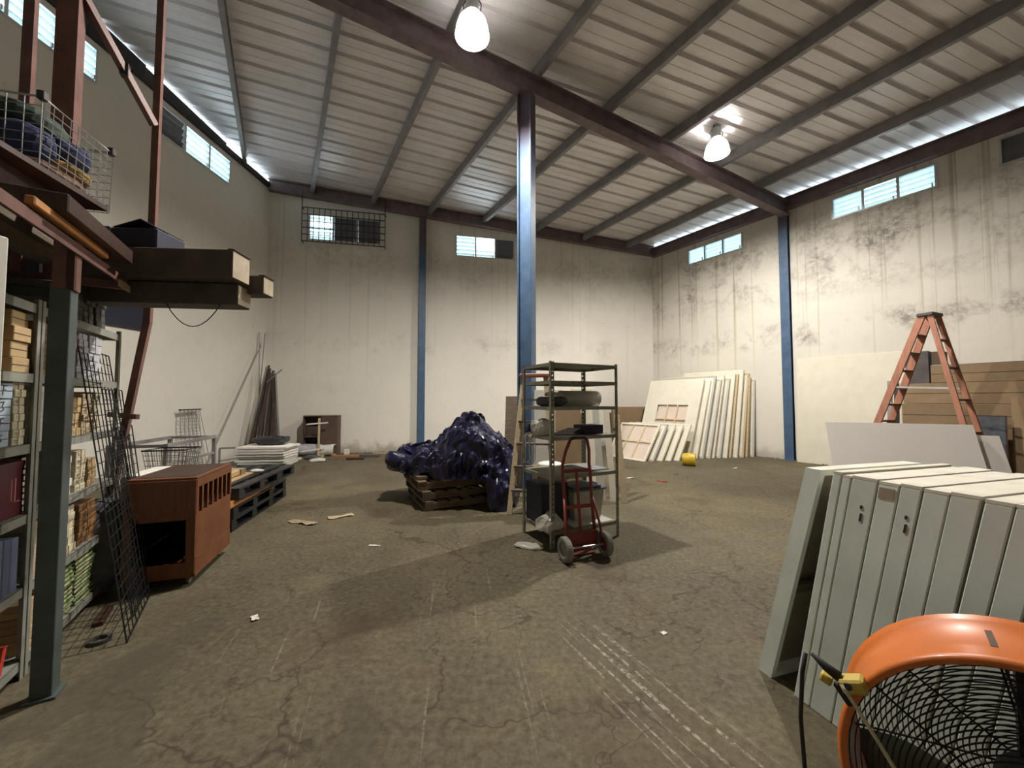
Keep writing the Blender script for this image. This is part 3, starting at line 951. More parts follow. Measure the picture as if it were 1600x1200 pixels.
# worn tape mark on the drum
ang0 = R(78)
part('tape_mark', MB().add([Fm @ Vector(((FR + 0.001) * math.cos(a), y, (FR + 0.001) * math.sin(a))) for a in (R(103), R(101)) for y in (0.09, 0.19)], [(0, 1, 3, 2)]), 'dark_card', fan)
# plug tapped to the rim
ang = R(152)
FO = Vector((1.273, 0.923, 0))
pp = FO + FP((FR + 0.03) * math.cos(ang), -0.01, (FR + 0.03) * math.sin(ang))
tap = thing('extension_socket', 'yellow extension socket with plugs hooked on the orange fan rim', 'socket', pp, fyaw - math.pi / 2)
part('socket_body', MB().box((0.012, 0, 0.0), (0.062, 0.05, 0.04), Matrix.Rotation(R(-25), 3, 'Y')), 'yellow_plug', tap, bevel=0.006)
part('socket_face', MB().lathe([(0.0, -0.0275), (0.009, -0.0275), (0.011, -0.025)], 12, Matrix.Rotation(-math.pi / 2, 4, 'X')), 'ink', tap)
part('plug', MB().tube([(-0.02, 0.0, 0.006), (-0.05, 0, 0.02), (-0.085, 0.0, 0.045)], [0.016, 0.013, 0.006], 8), 'black_rubber', tap, smooth=True)
part('plug', MB().box((-0.052, 0.01, -0.018), (0.03, 0.03, 0.025), Matrix.Rotation(R(20), 3, 'Y')), 'yellow_plug', tap, bevel=0.004)
part('clip', MB().box((-0.012, 0.012, -0.045), (0.02, 0.02, 0.06), Matrix.Rotation(R(-35), 3, 'Y')), 'black_rubber', tap, bevel=0.004)
cpts = []
a0 = FO + Vector(FP((FR + 0.045) * math.cos(ang), -0.035, (FR + 0.03) * math.sin(ang)))
a1 = FO + Vector(FP(-FR * 0.30, -0.06, -0.30)); a2 = Vector((a1.x, a1.y, 0.01))
for k in range(13):
    q = k / 12
    p = a0.lerp(a1, q) + Vector((0.02 * math.sin(q * 3.1), 0, 0))
    cpts.append(p)
cpts += [Vector((a1.x, a1.y - 0.01, 0.08)), Vector((a1.x + 0.02, a1.y - 0.03, 0.012)), Vector((a1.x + 0.15, a1.y - 0.12, 0.008))]
single('power_cord', 'cream power cord hanging across the fan grille from the yellow socket', 'cord', MB().tube(cpts, 0.0055, 8), 'cream_cord', smooth=True)
b0 = pp + Vector((-0.072, 0.07, 0.04))
cp = [b0, b0 + Vector((-0.012, 0.0, -0.06)), b0 + Vector((-0.018, 0.005, -0.2)), b0 + Vector((-0.012, 0.0, -0.38)), Vector((b0.x, b0.y - 0.01, 0.05)), Vector((b0.x + 0.03, b0.y - 0.03, 0.008)), Vector((b0.x + 0.2, b0.y - 0.1, 0.007))]
single('power_cord', 'black power cord dropping from the plug beside the fan to the floor', 'cord', MB().tube(cp, 0.006, 8), 'black_rubber', smooth=True)

# ------------------------------------------------------------------ boards, ladder and cartons along the right wall
inw = inR; wz = rzr
def on_right(u, off):
    p = RC + dR * u + inR * off
    return p
def lean_sheet(name, label, cat, u0, u1, off_bottom, Hh, th, matname, group=None, off_top=0.03, holes=None):
    p = on_right(u0, off_bottom)
    ang = math.asin(min(0.9, (off_bottom - off_top) / Hh))
    mb = MB().b(0, u1 - u0, -0.0, th, 0, Hh)
    return single(name, label, cat, mb, matname, (p.x, p.y, 0.0), 0, group, rot=(-ang, 0, rzr), bevel=0.003)
s1 = lean_sheet('white_sheet', 'tall cream-white sheet leaning on the stained wall behind the ladder', 'board', 4.14, 6.05, 0.20, 2.52, 0.014, 'canvas_white')
# gloss board standing behind the panels
gz = -0.45
single('gloss_board', 'low glossy white board standing behind the row of grey-green panels', 'board', MB().b(0, 1.46, -0.012, 0.012, 0, 1.30), 'gloss_white', (4.18, 4.95, 0), 0, rot=(R(-24), 0, gz), bevel=0.002)
single('gloss_board', 'second glossy white board, lower, peeking out right of the first', 'board', MB().b(0, 1.30, -0.012, 0.012, 0, 1.16), 'gloss_white', (4.54, 4.83, 0), 0, rot=(R(-24), 0, gz), bevel=0.002)
pq = on_right(7.02, 1.02)
t = thing('painting', 'small dark painting standing before the cartons behind the glossy boards', 'painting', (pq.x, pq.y, 0), 0, rot=(R(-7), 0, rzr))
part('picture_frame', MB().b(0, 0.34, 0.0, 0.02, 0, 1.25), 'dark_wood', t)
part('picture', MB().b(0.02, 0.32, -0.004, 0.0, 0.4, 1.23), 'painting_dark', t)

# step ladder
LP = Vector((6.80, 6.20, 0)); lw = Vector((0.92, 0.39, 0)); lf = Vector((-0.39, 0.92, 0))
lad = thing('step_ladder', 'tall weathered orange wooden step ladder with dark cap, standing open by the cartons', 'ladder', LP, 0)
LH = 2.86
def rail_pt(side, foreaft, z, spread):
    q = 1 - z / LH
    hw = 0.13 + 0.14 * q
    return lw * (side * hw) + lf * (foreaft * (0.05 + spread * q)) + Vector((0, 0, z))
for side in (-1, 1):
    r = MB(); r.bar(rail_pt(side, 1, 0, 0.95), rail_pt(side, 1, LH, 0.95), 0.10, 0.035, up=lw)
    part('front_rail', r, 'ladder_wood', lad, bevel=0.004)
    r = MB(); r.bar(rail_pt(side, -1, 0, 0.55), rail_pt(side, -1, LH, 0.55), 0.07, 0.03, up=lw)
    part('rear_rail', r, 'ladder_wood', lad, bevel=0.004)
for k in range(9):
    z = 0.28 + k * 0.285
    s_ = MB(); s_.bar(rail_pt(-1, 1, z, 0.95), rail_pt(1, 1, z, 0.95), 0.11, 0.028)
    part('step', s_, 'ladder_dark', lad, bevel=0.003)
for z in (0.5, 1.0, 1.5, 2.0, 2.45):
    s_ = MB(); s_.bar(rail_pt(-1, -1, z, 0.55), rail_pt(1, -1, z, 0.55), 0.05, 0.03)
    part('rear_rung', s_, 'ladder_dark', lad)
for side in (-1, 1):
    s_ = MB(); s_.bar(rail_pt(side, 1, 1.72, 0.95), rail_pt(side, -1, 1.68, 0.55), 0.012, 0.03)
    part('spreader', s_, 'alu', lad)
part('cap', MB().box((0, 0, LH + 0.02), (0.34, 0.20, 0.055), Matrix.Rotation(math.atan2(lw.y, lw.x), 3, 'Z')), 'ladder_dark', lad, bevel=0.01)

# stacked long cartons against the wall
CB = [(6.05, 8.9, 0.02, 0.50, 'lowest long brown carton against the stained wall'), (6.0, 8.9, 0.505, 0.50, 'long brown carton second from the floor against the stained wall'),
      (6.08, 8.9, 1.01, 0.42, 'long brown carton third from the floor, under a thin gap line'), (6.10, 8.9, 1.435, 0.38, 'long brown carton fourth from the floor behind the ladder legs'),
      (6.48, 8.9, 1.82, 0.33, 'topmost long tan-brown carton with a torn pale upper edge')]
for i, (u0, u1, z0, hh, lb) in enumerate(CB):
    p = on_right(u0, 0.66 - 0.02 * i)
    t = thing('long_carton', lb, 'carton', (p.x, p.y, z0 if i else 0.0), rzr, 'long cartons stacked by the stained wall')
    part('carton_body', MB().b(0, u1 - u0, 0, 0.40, 0, hh), 'brown_card', t, bevel=0.006)
    part('packing_tape', MB().b(0.0, u1 - u0, -0.002, 0.0, hh * 0.5 - 0.006, hh * 0.5 + 0.006), 'dark_card', t)
    if i == 4:
        part('torn_edge', MB().b(0.02, 1.5, -0.003, 0.06, hh, hh + 0.006), 'paper_white', t)
for k, (u, w_, hh, mt, lb) in enumerate([(7.40, 0.34, 1.55, 'brown_card', 'narrow brown cardboard slab standing before the long cartons, nearer the ladder'), (7.80, 0.30, 1.35, 'dark_card', 'dark narrow cardboard slab standing before the long cartons'),
                                         (8.15, 0.5, 1.60, 'brown_card', 'brown cardboard slab at the picture edge before the long cartons')]):
    p = on_right(u, 0.86 + 0.03 * k)
    single('cardboard_slab', lb, 'cardboard', MB().b(0, w_, 0, 0.05, 0, hh), mt, (p.x, p.y, 0), 0, 'cardboard slabs standing by the cartons', rot=(R(-6), 0, rzr), bevel=0.004)
for k, (u, w_, z0, hh, mt, lb) in enumerate([(6.16, 0.30, 1.815, 0.62, 'ladder_dark', 'dark upright crate on the cartons, seen through the ladder'), (6.50, 0.16, 2.15, 0.26, 'dark_card', 'small dark box beside the dark crate on the topmost carton')]):
    p = on_right(u, 0.56)
    single('dark_crate', lb, 'crate', MB().b(0, w_, 0, 0.3, 0, hh), mt, (p.x, p.y, z0), rzr, bevel=0.006)
for k, (u, hh, mt, lb) in enumerate([(5.86, 1.9, 'grey_wire', 'grey upright profile standing between white sheet and cartons'), (5.96, 1.85, 'black_plastic', 'black upright profile standing beside the cartons')]):
    p = on_right(u, 0.74)
    single('upright_profile', lb, 'profile', MB().b(0, 0.07, 0, 0.05, 0, hh), mt, (p.x, p.y, 0), 0, rot=(R(-7), 0, rzr), bevel=0.004)

# ------------------------------------------------------------------ canvases in the far corner
def canvas(label, u_far, W, Hh, off_b, off_t, th, mats, nx=0, ny=0, face='canvas_white', opening=None, group='stretched canvases by the corner', base_off=(0, 0)):
    """frame leaning on the right wall; local x runs towards the camera end, local z up the frame, -y faces the room"""
    p = on_right(u_far, off_b)
    ang = math.asin(min(0.95, (off_b - off_t) / Hh))
    t = thing('stretched_canvas', label, 'canvas', (p.x, p.y, 0.0), 0, group, rot=(-ang, 0, rzr))
    bw = 0.05
    part('stretcher_bar', MB().b(0, bw, 0, th, 0, Hh), mats, t, bevel=0.003)
    part('stretcher_bar', MB().b(W - bw, W, 0, th, 0, Hh), mats, t, bevel=0.003)
    part('stretcher_bar', MB().b(bw, W - bw, 0, th, 0, bw), mats, t)
    part('stretcher_bar', MB().b(bw, W - bw, 0, th, Hh - bw, Hh), mats, t)
    if opening:
        x0, x1, z0, z1 = opening
        part('canvas_sheet', MB().b(bw, W - bw, 0.002, 0.012, z1, Hh - bw), face, t)
        part('canvas_sheet', MB().b(bw, W - bw, 0.002, 0.012, bw, z0), face, t)
        part('canvas_sheet', MB().b(bw, x0, 0.002, 0.012, z0, z1), face, t)
        part('canvas_sheet', MB().b(x1, W - bw, 0.002, 0.012, z0, z1), face, t)
        part('inner_canvas', MB().b(x0, x1, th - 0.012, th - 0.006, z0, z1), 'canvas_pink', t)
        a0, a1, c0, c1 = x0, x1, z0, z1
    else:
        a0, a1, c0, c1 = bw, W - bw, bw, Hh - bw
        part('canvas_sheet', MB().b(bw, W - bw, th - 0.012 if nx else 0.004, th - 0.006 if nx else 0.012, bw, Hh - bw), 'canvas_pink' if nx else face, t)
    for k in range(1, nx):
        x = a0 + (a1 - a0) * k / nx
        part('brace', MB().b(x - 0.018, x + 0.018, 0.004, th - 0.014, c0, c1), 'pale_wood', t)
    for k in range(1, ny):
        z = c0 + (c1 - c0) * k / ny
        part('brace', MB().b(a0, a1, 0.006, th - 0.014, z - 0.018, z + 0.018), 'pale_wood', t)
    return t
# u (along the wall from the far corner): the near ends sit about u = 3.5 .. 3.9
canvas('large white canvas at the front of the corner stack with a six-pane braced opening', 0.72, 1.67, 2.22, 1.90, 1.12, 0.06, 'canvas_white', 3, 2, opening=(0.42, 1.36, 0.62, 1.46))
for k in range(9):
    lb = '%s large canvas edge behind the six-pane white canvas in the corner stack' % NTH[k]
    ob = 1.74 - k * 0.145; ot = 1.0 - k * 0.105
    canvas(lb, 0.80 + 0.068 * k, 1.70 + 0.02 * (k % 3), 2.16 + 0.05 * ((k * 2) % 4) + (0.1 if k > 5 else 0), ob, max(0.06, ot), 0.055, ['canvas_white', 'canvas_grey', 'canvas_grey', 'canvas_white', 'canvas_grey', 'canvas_white', 'pale_wood', 'canvas_white', 'pale_wood'][k])
canvas('brown-edged thick canvas nearest the wall at the back of the corner stack', 1.36, 1.75, 2.12, 0.44, 0.17, 0.08, 'pale_wood')
canvas('dark grey canvas edge flat against the stained wall behind the corner stack', 1.40, 1.78, 2.05, 0.22, 0.06, 0.04, 'canvas_grey')
canvas('small pinkish stretcher with six braced panes, lowest and frontmost by the corner', 0.82, 1.24, 1.10, 3.25, 2.59, 0.05, 'canvas_white', 3, 2, group='small canvases by the corner')
for k in range(4):
    canvas('%s small canvas edge behind the small six-pane stretcher' % NTH[k], 0.92 + 0.11 * k, 1.22, 1.08 - 0.01 * k, 3.02 - 0.18 * k, 2.40 - 0.165 * k, 0.05, ['canvas_grey', 'canvas_white', 'canvas_white', 'canvas_white'][k], group='small canvases by the corner')
# flat brown carton behind in the corner
p = LC + (RC - LC).normalized() * (LB - 1.45)
t = thing('flat_carton', 'flat brown carton leaning on the back wall behind the braced canvases', 'carton', (p.x + nb_.x * 0.3, p.y + nb_.y * 0.3, 0), rzb)
part('carton_body', MB().b(-0.2, 1.2, 0, 0.12, 0, 1.28), 'brown_card', t, bevel=0.005)
part('carton_flap', MB().b(-0.2, 1.2, -0.03, 0.0, 0.55, 0.60), 'dark_card', t)
# yellow pot on its side
pm = Matrix.Rotation(R(90), 4, 'X')
t = thing('plastic_pot', 'yellow plastic pot lying on its side before the canvases', 'pot', (4.06, 8.86, 0.145), R(62))
part('pot_body', MB().lathe([(0.0, -0.15), (0.10, -0.15), (0.13, -0.12), (0.145, 0.0), (0.135, 0.12), (0.125, 0.125), (0.12, 0.11), (0.12, 0.02)], 28, pm), 'pot_yellow', t, smooth=False)
part('pot_bottom', MB().lathe([(0.0, 0.085), (0.121, 0.085)], 28, pm), 'pot_yellow', t)
part('rim', MB().lathe([(0.136, 0.105), (0.142, 0.11), (0.142, 0.13), (0.128, 0.132), (0.124, 0.12)], 28, pm), 'pot_yellow', t)

# ------------------------------------------------------------------ slotted steel rack in the middle, with its load
RA = Vector((0.109, 4.439)); RB = Vector((0.396, 3.899))
rx = Vector((0.781, 0.396)).normalized()      # long side
ryv = Vector((-rx.y, rx.x))                    # short side, away from the camera
RW, RD, RH = 0.88, 0.61, 1.90
rrz = math.atan2(rx.y, rx.x)
def rk(x, y, z=0.0):
    p = RB + rx * x + ryv * y
    return (p.x, p.y, z)
rack = thing('slotted_rack', 'tall open steel rack of slotted angle posts in front of the blue column', 'rack', rk(0, 0), rrz)
RLEV = [0.17, 0.72, 1.12, 1.43, 1.70, 1.885]
for (x, y, sx, sy) in ((0, 0, 1, 1), (RW, 0, -1, 1), (0, RD, 1, -1), (RW, RD, -1, -1)):
    pm_ = MB()
    # L-section post with punched holes shown as gaps between short plates
    pm_.b(*sorted((x, x + sx * 0.004)), *sorted((y, y + sy * 0.038)), 0, RH)
    pm_.b(*sorted((x, x + sx * 0.010)), *sorted((y, y + sy * 0.004)), 0, RH)
    pm_.b(*sorted((x + sx * 0.026, x + sx * 0.038)), *sorted((y, y + sy * 0.004)), 0, RH)
    nn_ = 38
    for k in range(nn_):
        z = RH * (k + 0.5) / nn_
        pm_.b(*sorted((x + sx * 0.010, x + sx * 0.026)), *sorted((y, y + sy * 0.004)), z - 0.016, z + 0.016)
    part('post', pm_, 'rack_steel', rack)
for z in RLEV:
    s_ = MB()
    s_.b(0.005, RW - 0.005, 0.005, RD - 0.005, z - 0.003, z)
    s_.b(0.005, RW - 0.005, 0.005, 0.008, z - 0.035, z).b(0.005, RW - 0.005, RD - 0.008, RD - 0.005, z - 0.035, z)
    s_.b(0.005, 0.008, 0.005, RD - 0.005, z - 0.035, z).b(RW - 0.008, RW - 0.005, 0.005, RD - 0.005, z - 0.035, z)
    part('shelf', s_, 'rack_steel', rack)

def crumple(mb_fn, amp, sc, seed):
    mb = mb_fn
    out = []
    for v in mb.v:
        p = Vector(v) * sc + Vector((seed, seed * 0.7, seed * 1.3))
        n = noise.noise_vector(p)
        out.append(tuple(Vector(v) + n * amp))
    mb.v = out
    return mb
def blob(dx, dy, dz, seg=18, rings=10, amp=0.02, sc=7, seed=0.0, flat=True):
    """crumpled soft lump standing on z=0"""
    mb = MB()
    prof = []
    vs = []; fs = []
    for i in range(rings + 1):
        a = math.pi * i / rings
        for k in range(seg):
            b_ = 2 * math.pi * k / seg
            sp = lambda v, e: math.copysign(abs(v) ** e, v)
            x = dx / 2 * sp(math.sin(a), 0.6) * sp(math.cos(b_), 0.7)
            y = dy / 2 * sp(math.sin(a), 0.6) * sp(math.sin(b_), 0.7)
            z = dz / 2 * (1 - sp(math.cos(a), 0.6))
            n = noise.noise_vector(Vector((x, y, z)) * sc + Vector((seed, seed, seed)))
            p = Vector((x, y, z)) + n * amp
            vs.append((p.x, p.y, max(0.0, p.z)))
    for i in range(rings):
        for k in range(seg):
            k2 = (k + 1) % seg
            fs.append((i * seg + k, i * seg + k2, (i + 1) * seg + k2, (i + 1) * seg + k))
    mb.add(vs, fs)
    return mb

# rolled plastic wrap on the second shelf from the top
rl = thing('plastic_roll', 'roll of clear plastic sheet lying on the upper middle shelf', 'roll', rk(0.58, 0.30, 1.43 + 0.088), rrz)
rm = Matrix.Rotation(R(90), 4, 'Y')
part('rolled_sheet', MB().lathe([(0.052, 0.26), (0.075, 0.262), (0.088, 0.25), (0.086, -0.27), (0.07, -0.275), (0.05, -0.27)], 24, rm), 'clear_plastic', rl, smooth=True)
sp_ = MB()
sp_.tube([(0.262, (0.01 + 0.0035 * k) * math.cos(k * 0.7), (0.01 + 0.0035 * k) * math.sin(k * 0.7)) for k in range(15)], 0.005, 6)
part('roll_end', sp_, 'clear_plastic', rl, smooth=True)
single('grey_bundle', 'dark grey folded bundle on the upper middle shelf beside the plastic roll', 'bundle', blob(0.30, 0.34, 0.11, amp=0.02, seed=3.1), 'cloth_grey', rk(0.20, 0.30, 1.43), rrz)
single('white_rag', 'small white rag on top of the dark grey bundle', 'rag', blob(0.16, 0.14, 0.04, amp=0.02, seed=8.1), 'paper_white', rk(0.22, 0.33, 1.545), rrz)
single('black_box', 'low black box at the end of the middle shelf', 'box', MB().b(0, 0.27, 0, 0.2, 0, 0.10), 'navy', rk(0.52, 0.14, 1.12), rrz, bevel=0.004)
single('paper_sheaf', 'curled grey paper sheaf lying beside the low black box', 'paper', crumple(MB().add([(x * 0.035, y * 0.06, 0.012 + 0.05 * (x / 8) ** 2) for x in range(9) for y in range(5)], [(i * 5 + j, i * 5 + j + 1, (i + 1) * 5 + j + 1, (i + 1) * 5 + j) for i in range(8) for j in range(4)]), 0.006, 9, 2.0), 'paper_grey', rk(0.22, 0.16, 1.12), rrz)
single('plastic_bag', 'crumpled pale plastic bag on the middle shelf by the front post', 'bag', blob(0.20, 0.30, 0.17, amp=0.035, sc=12, seed=5.5), 'clear_plastic', rk(0.06, 0.30, 1.12), rrz)
single('cloth_hat', 'small dark cloth hat at the back corner of the middle shelf', 'hat', blob(0.14, 0.12, 0.10, amp=0.015, seed=9.0), 'cloth_navy', rk(0.07, 0.53, 1.12), rrz)
# pale string tangle hanging off the short side of the middle shelf
sg = MB()
rr_ = random.Random(4)
for k in range(7):
    y = 0.30 + 0.035 * k
    pts = [(0.10, y, 1.135), (0.02, y + 0.01, 1.14), (-0.02, y + rr_.uniform(-.02, .02), 1.10), (-0.025, y + rr_.uniform(-.04, .04), 0.98), (-0.02, y + rr_.uniform(-.05, .05), 0.86 - 0.02 * (k % 3)), (-0.03, y + 0.05, 0.80)]
    sg.tube(pts, 0.004, 5)
for k in range(5):
    pts = [(0.05 + 0.05 * rr_.random(), 0.28 + 0.06 * q + 0.03 * rr_.uniform(-1, 1), 1.135 + 0.02 * rr_.random()) for q in range(6)]
    sg.tube(pts, 0.004, 5)
single('string_tangle', 'tangle of pale string hanging off the middle shelf edge', 'string', sg, 'paper_cream', rk(0, 0), rrz)
single('grey_plate', 'flat grey plate with a slot lying on the lower middle shelf', 'plate', MB().b(0, 0.30, 0, 0.40, 0, 0.012), 'paper_grey', rk(0.53, 0.10, 0.72), rrz)
# bottom shelf: black box, tub, cardboard, plastic scraps
single('black_crate', 'tall matte black box on the bottom rack shelf behind the front post', 'box', MB().b(0, 0.34, 0, 0.34, 0, 0.42), 'navy', rk(0.03, 0.24, 0.17), rrz, bevel=0.006)
tub = thing('storage_tub', 'translucent storage tub with grey-blue lid on the bottom rack shelf', 'tub', rk(0.60, 0.36, 0.17), rrz)
def taper_box(w0, d0, w1, d1, z0, z1, t=0.004):
    mb = MB()
    o = [(-w0 / 2, -d0 / 2, z0), (w0 / 2, -d0 / 2, z0), (w0 / 2, d0 / 2, z0), (-w0 / 2, d0 / 2, z0), (-w1 / 2, -d1 / 2, z1), (w1 / 2, -d1 / 2, z1), (w1 / 2, d1 / 2, z1), (-w1 / 2, d1 / 2, z1)]
    mb.add(o, [(0, 3, 2, 1), (0, 1, 5, 4), (1, 2, 6, 5), (2, 3, 7, 6), (3, 0, 4, 7)])
    return mb
o = part('tub_body', taper_box(0.36, 0.34, 0.42, 0.40, 0.0, 0.33), 'tub_plastic', tub)
md = o.modifiers.new('t', 'SOLIDIFY'); md.thickness = 0.004
part('lid', MB().b(-0.23, 0.23, -0.22, 0.22, 0.325, 0.345).b(-0.19, 0.19, -0.18, 0.18, 0.345, 0.36), 'blue_pack', tub, bevel=0.004)
for s in (-1, 1):
    part('latch', MB().b(s * 0.228 - 0.012, s * 0.228 + 0.012, -0.05, 0.05, 0.29, 0.365), 'blue_pack', tub, bevel=0.003)
single('plastic_scrap', 'crumpled white plastic scrap hanging off the bottom rack shelf', 'scrap', blob(0.26, 0.22, 0.15, amp=0.05, sc=11, seed=1.7), 'clear_plastic', rk(0.05, 0.10, 0.172), rrz)
single('cardboard_sheet', 'white cardboard sheet on the bottom rack shelf under the tub', 'sheet', MB().b(0, 0.52, 0, 0.5, 0, 0.006), 'paper_white', rk(0.30, 0.03, 0.171), rrz)
single('plastic_scrap', 'flattened pale plastic scrap on the floor by the rack front post', 'scrap', blob(0.30, 0.14, 0.03, amp=0.02, sc=14, seed=2.7), 'clear_plastic', (0.17, 3.98, 0), R(-20))

# hand truck leaning on the rack
hx = Vector((0.80, 3.86)); hdir = rx
ht = thing('hand_truck', 'dark red two-wheeled hand truck leaning against the rack', 'hand truck', (0.48, 3.70, 0), R(20))
# local x across, local y into the rack, z up
def hp(x, z):
    return (x, -0.02 + 0.13 * z, z)
for s in (-1, 1):
    rail = MB().tube([hp(s * 0.16 + 0.2, 0.12), hp(s * 0.15 + 0.2, 0.5), hp(s * 0.155 + 0.2, 0.75), hp(s * 0.15 + 0.2, 0.86), (s * 0.13 + 0.2, 0.06, 1.0), (s * 0.09 + 0.2, 0.03, 1.12)], 0.016, 10)
    part('side_rail', rail, 'truck_red', ht, smooth=True)
    part('brace_leg', MB().tube([hp(s * 0.155 + 0.2, 0.55), (s * 0.19 + 0.2, -0.04, 0.28), (s * 0.19 + 0.2, -0.07, 0.13)], 0.012, 8), 'truck_red', ht, smooth=True)
    wm = Matrix.Translation((s * 0.215 + 0.2, -0.08, 0.115)) @ Matrix.Rotation(math.pi / 2, 4, 'Y')
    w_ = part('wheel', MB().lathe([(0.062, -0.024), (0.075, -0.03), (0.105, -0.03), (0.115, -0.018), (0.115, 0.018), (0.105, 0.03), (0.075, 0.03), (0.062, 0.024), (0.062, -0.024)], 28, wm), 'grey_rubber', ht, smooth=False)
    part('wheel_disc', MB().lathe([(0.0, -0.02), (0.062, -0.016), (0.064, 0.0), (0.062, 0.016), (0.0, 0.02)], 24, wm), 'truck_red' if s > 0 else 'grey_wire', w_)
part('handle', MB().tube([(-0.09 + 0.2, 0.03, 1.12), (-0.05 + 0.2, 0.025, 1.135), (0.05 + 0.2, 0.025, 1.135), (0.09 + 0.2, 0.03, 1.12)], 0.017, 10), 'black_rubber', ht, smooth=True)
part('centre_bar', MB().tube([hp(0.2, 0.12), hp(0.2, 0.80)], 0.014, 8), 'truck_red', ht)
for z in (0.46, 0.80):
    part('cross_bar', MB().bar(hp(0.05, z), hp(0.35, z), 0.012, 0.035), 'truck_red', ht)
part('axle', MB().tube([(0.2 - 0.23, -0.08, 0.115), (0.2 + 0.23, -0.08, 0.115)], 0.010, 8), 'chrome_wire', ht)
part('axle_plate', MB().box((0.2, -0.03, 0.17), (0.32, 0.008, 0.14)), 'truck_red', ht)
part('toe_plate', MB().b(0.04, 0.36, 0.0, 0.16, 0.008, 0.016), 'truck_red', ht)

# wooden step ladder and boards standing behind the rack, by the column
l2 = thing('small_step_ladder', 'worn wooden step ladder with orange cap behind the rack', 'ladder', (0.33, 5.55, 0), R(-8))
L2H = 1.83
for s in (-1, 1):
    part('front_rail', MB().bar((s * 0.30, -0.50, 0), (s * 0.16, -0.02, L2H), 0.07, 0.028, up=(0, 1, 0)), 'pale_wood', l2, bevel=0.003)
    part('rear_rail', MB().bar((s * 0.30, 0.40, 0), (s * 0.17, 0.06, L2H), 0.05, 0.025, up=(0, 1, 0)), 'pale_wood', l2, bevel=0.003)
for k in range(5):
    z = 0.30 + 0.30 * k; q = z / L2H
    hw = 0.30 - 0.14 * q
    part('step', MB().b(-hw, hw, -0.50 + 0.48 * q - 0.05, -0.50 + 0.48 * q + 0.05, z - 0.012, z + 0.012), 'weathered_wood', l2)
part('cap', MB().b(-0.22, 0.22, -0.08, 0.12, L2H, L2H + 0.05), 'ladder_wood', l2, bevel=0.01)
BRD = [(-0.03, 7.55, 0.26, 1.60, 'weathered_wood', 'weathered board leaning beside the blue column, left of the rack'), (0.55, 6.55, 0.45, 1.70, 'canvas_grey', 'pale grey board leaning behind the small ladder'),
       (0.85, 6.40, 0.40, 1.55, 'brown_card', 'brown board leaning behind the rack shelves'), (1.10, 6.50, 0.38, 1.72, 'canvas_white', 'tall pale board leaning behind the plastic roll'),
       (1.35, 6.35, 0.10, 1.66, 'canvas_grey', 'narrow grey-white plank leaning behind the rack end'), (1.50, 6.28, 0.09, 1.40, 'canvas_white', 'narrow white plank leaning behind the rack end, second'),
       (1.64, 6.20, 0.08, 1.30, 'pale_wood', 'narrow bare-wood plank leaning furthest out behind the rack')]
for k, (x, y, w_, hh, mt, lb) in enumerate(BRD):
    single('leaning_board', lb, 'board', MB().b(-w_ / 2, w_ / 2, 0, 0.03, 0, hh), mt, (x, y - 0.55, 0), 0, 'boards leaning behind the rack', rot=(R(-11), R(-3 if x > 1.2 else 0), R(-8)), bevel=0.003)
single('brown_carton', 'brown carton standing on the floor behind the rack', 'carton', MB().b(0, 0.4, 0, 0.35, 0, 0.62), 'brown_card', (0.32, 4.93, 0), R(10), bevel=0.005)
single('paper_sheaf', 'white paper sheaf on top of the brown carton behind the rack', 'paper', blob(0.32, 0.26, 0.06, amp=0.012, seed=4.2), 'paper_white', (0.50, 5.12, 0.62), R(10))

# ------------------------------------------------------------------ pallets and tarp
pz = math.atan2(0.555, 1.11)
def wood_pallet(label, x, y, z, rz, W=1.2, D=1.15, mt='pallet_wood', group='wooden pallets under the blue tarpaulin'):
    t = thing('wooden_pallet', label, 'pallet', (x, y, z), rz, group)
    bh_, bt = 0.085, 0.02
    nb = 7
    top_me = MB().b(0, 0.115, 0, D, 0, bt).mesh('deck_board', mt)
    for k in range(nb):
        link('deck_board', top_me, t, (k * (W - 0.115) / (nb - 1), random.uniform(-.008, .008), 0.022 + bh_), (0, 0, random.uniform(-.01, .01)))
    st_me = MB().b(0, W, 0, 0.045, 0, bh_).mesh('stringer', mt)
    for y_ in (0, D / 2 - 0.022, D - 0.045):
        link('stringer', st_me, t, (0, y_, 0.022))
    bo_me = MB().b(0, 0.11, 0, D, 0, bt).mesh('bottom_board', mt)
    for k in (0, 2.5, 5):
        link('bottom_board', bo_me, t, (k * (W - 0.11) / 5, 0, 0.0))
    return t
PH = 0.128
wood_pallet('lowest wooden pallet under the blue tarpaulin', -1.158, 5.214, 0, pz, mt='weathered_wood')
wood_pallet('second wooden pallet from the floor under the blue tarpaulin', -1.20, 5.235, PH, pz, mt='weathered_wood')
wood_pallet('upper wooden pallet with splintered end, directly under the blue tarpaulin', -1.27, 5.27, PH * 2, pz - 0.02)
single('white_board_offcut', 'flat white board lying on the upper pallet before the tarpaulin', 'board', MB().b(0, 0.62, 0, 0.45, 0, 0.014), 'white_board', (-0.98, 5.36, PH * 3 + 0.001), pz - 0.1)
single('loose_plank', 'short loose plank on the upper pallet corner', 'plank', MB().b(0, 0.14, 0, 0.85, 0, 0.045), 'weathered_wood', (-1.30, 5.37, PH * 3 + 0.001), pz + 0.05, bevel=0.004)

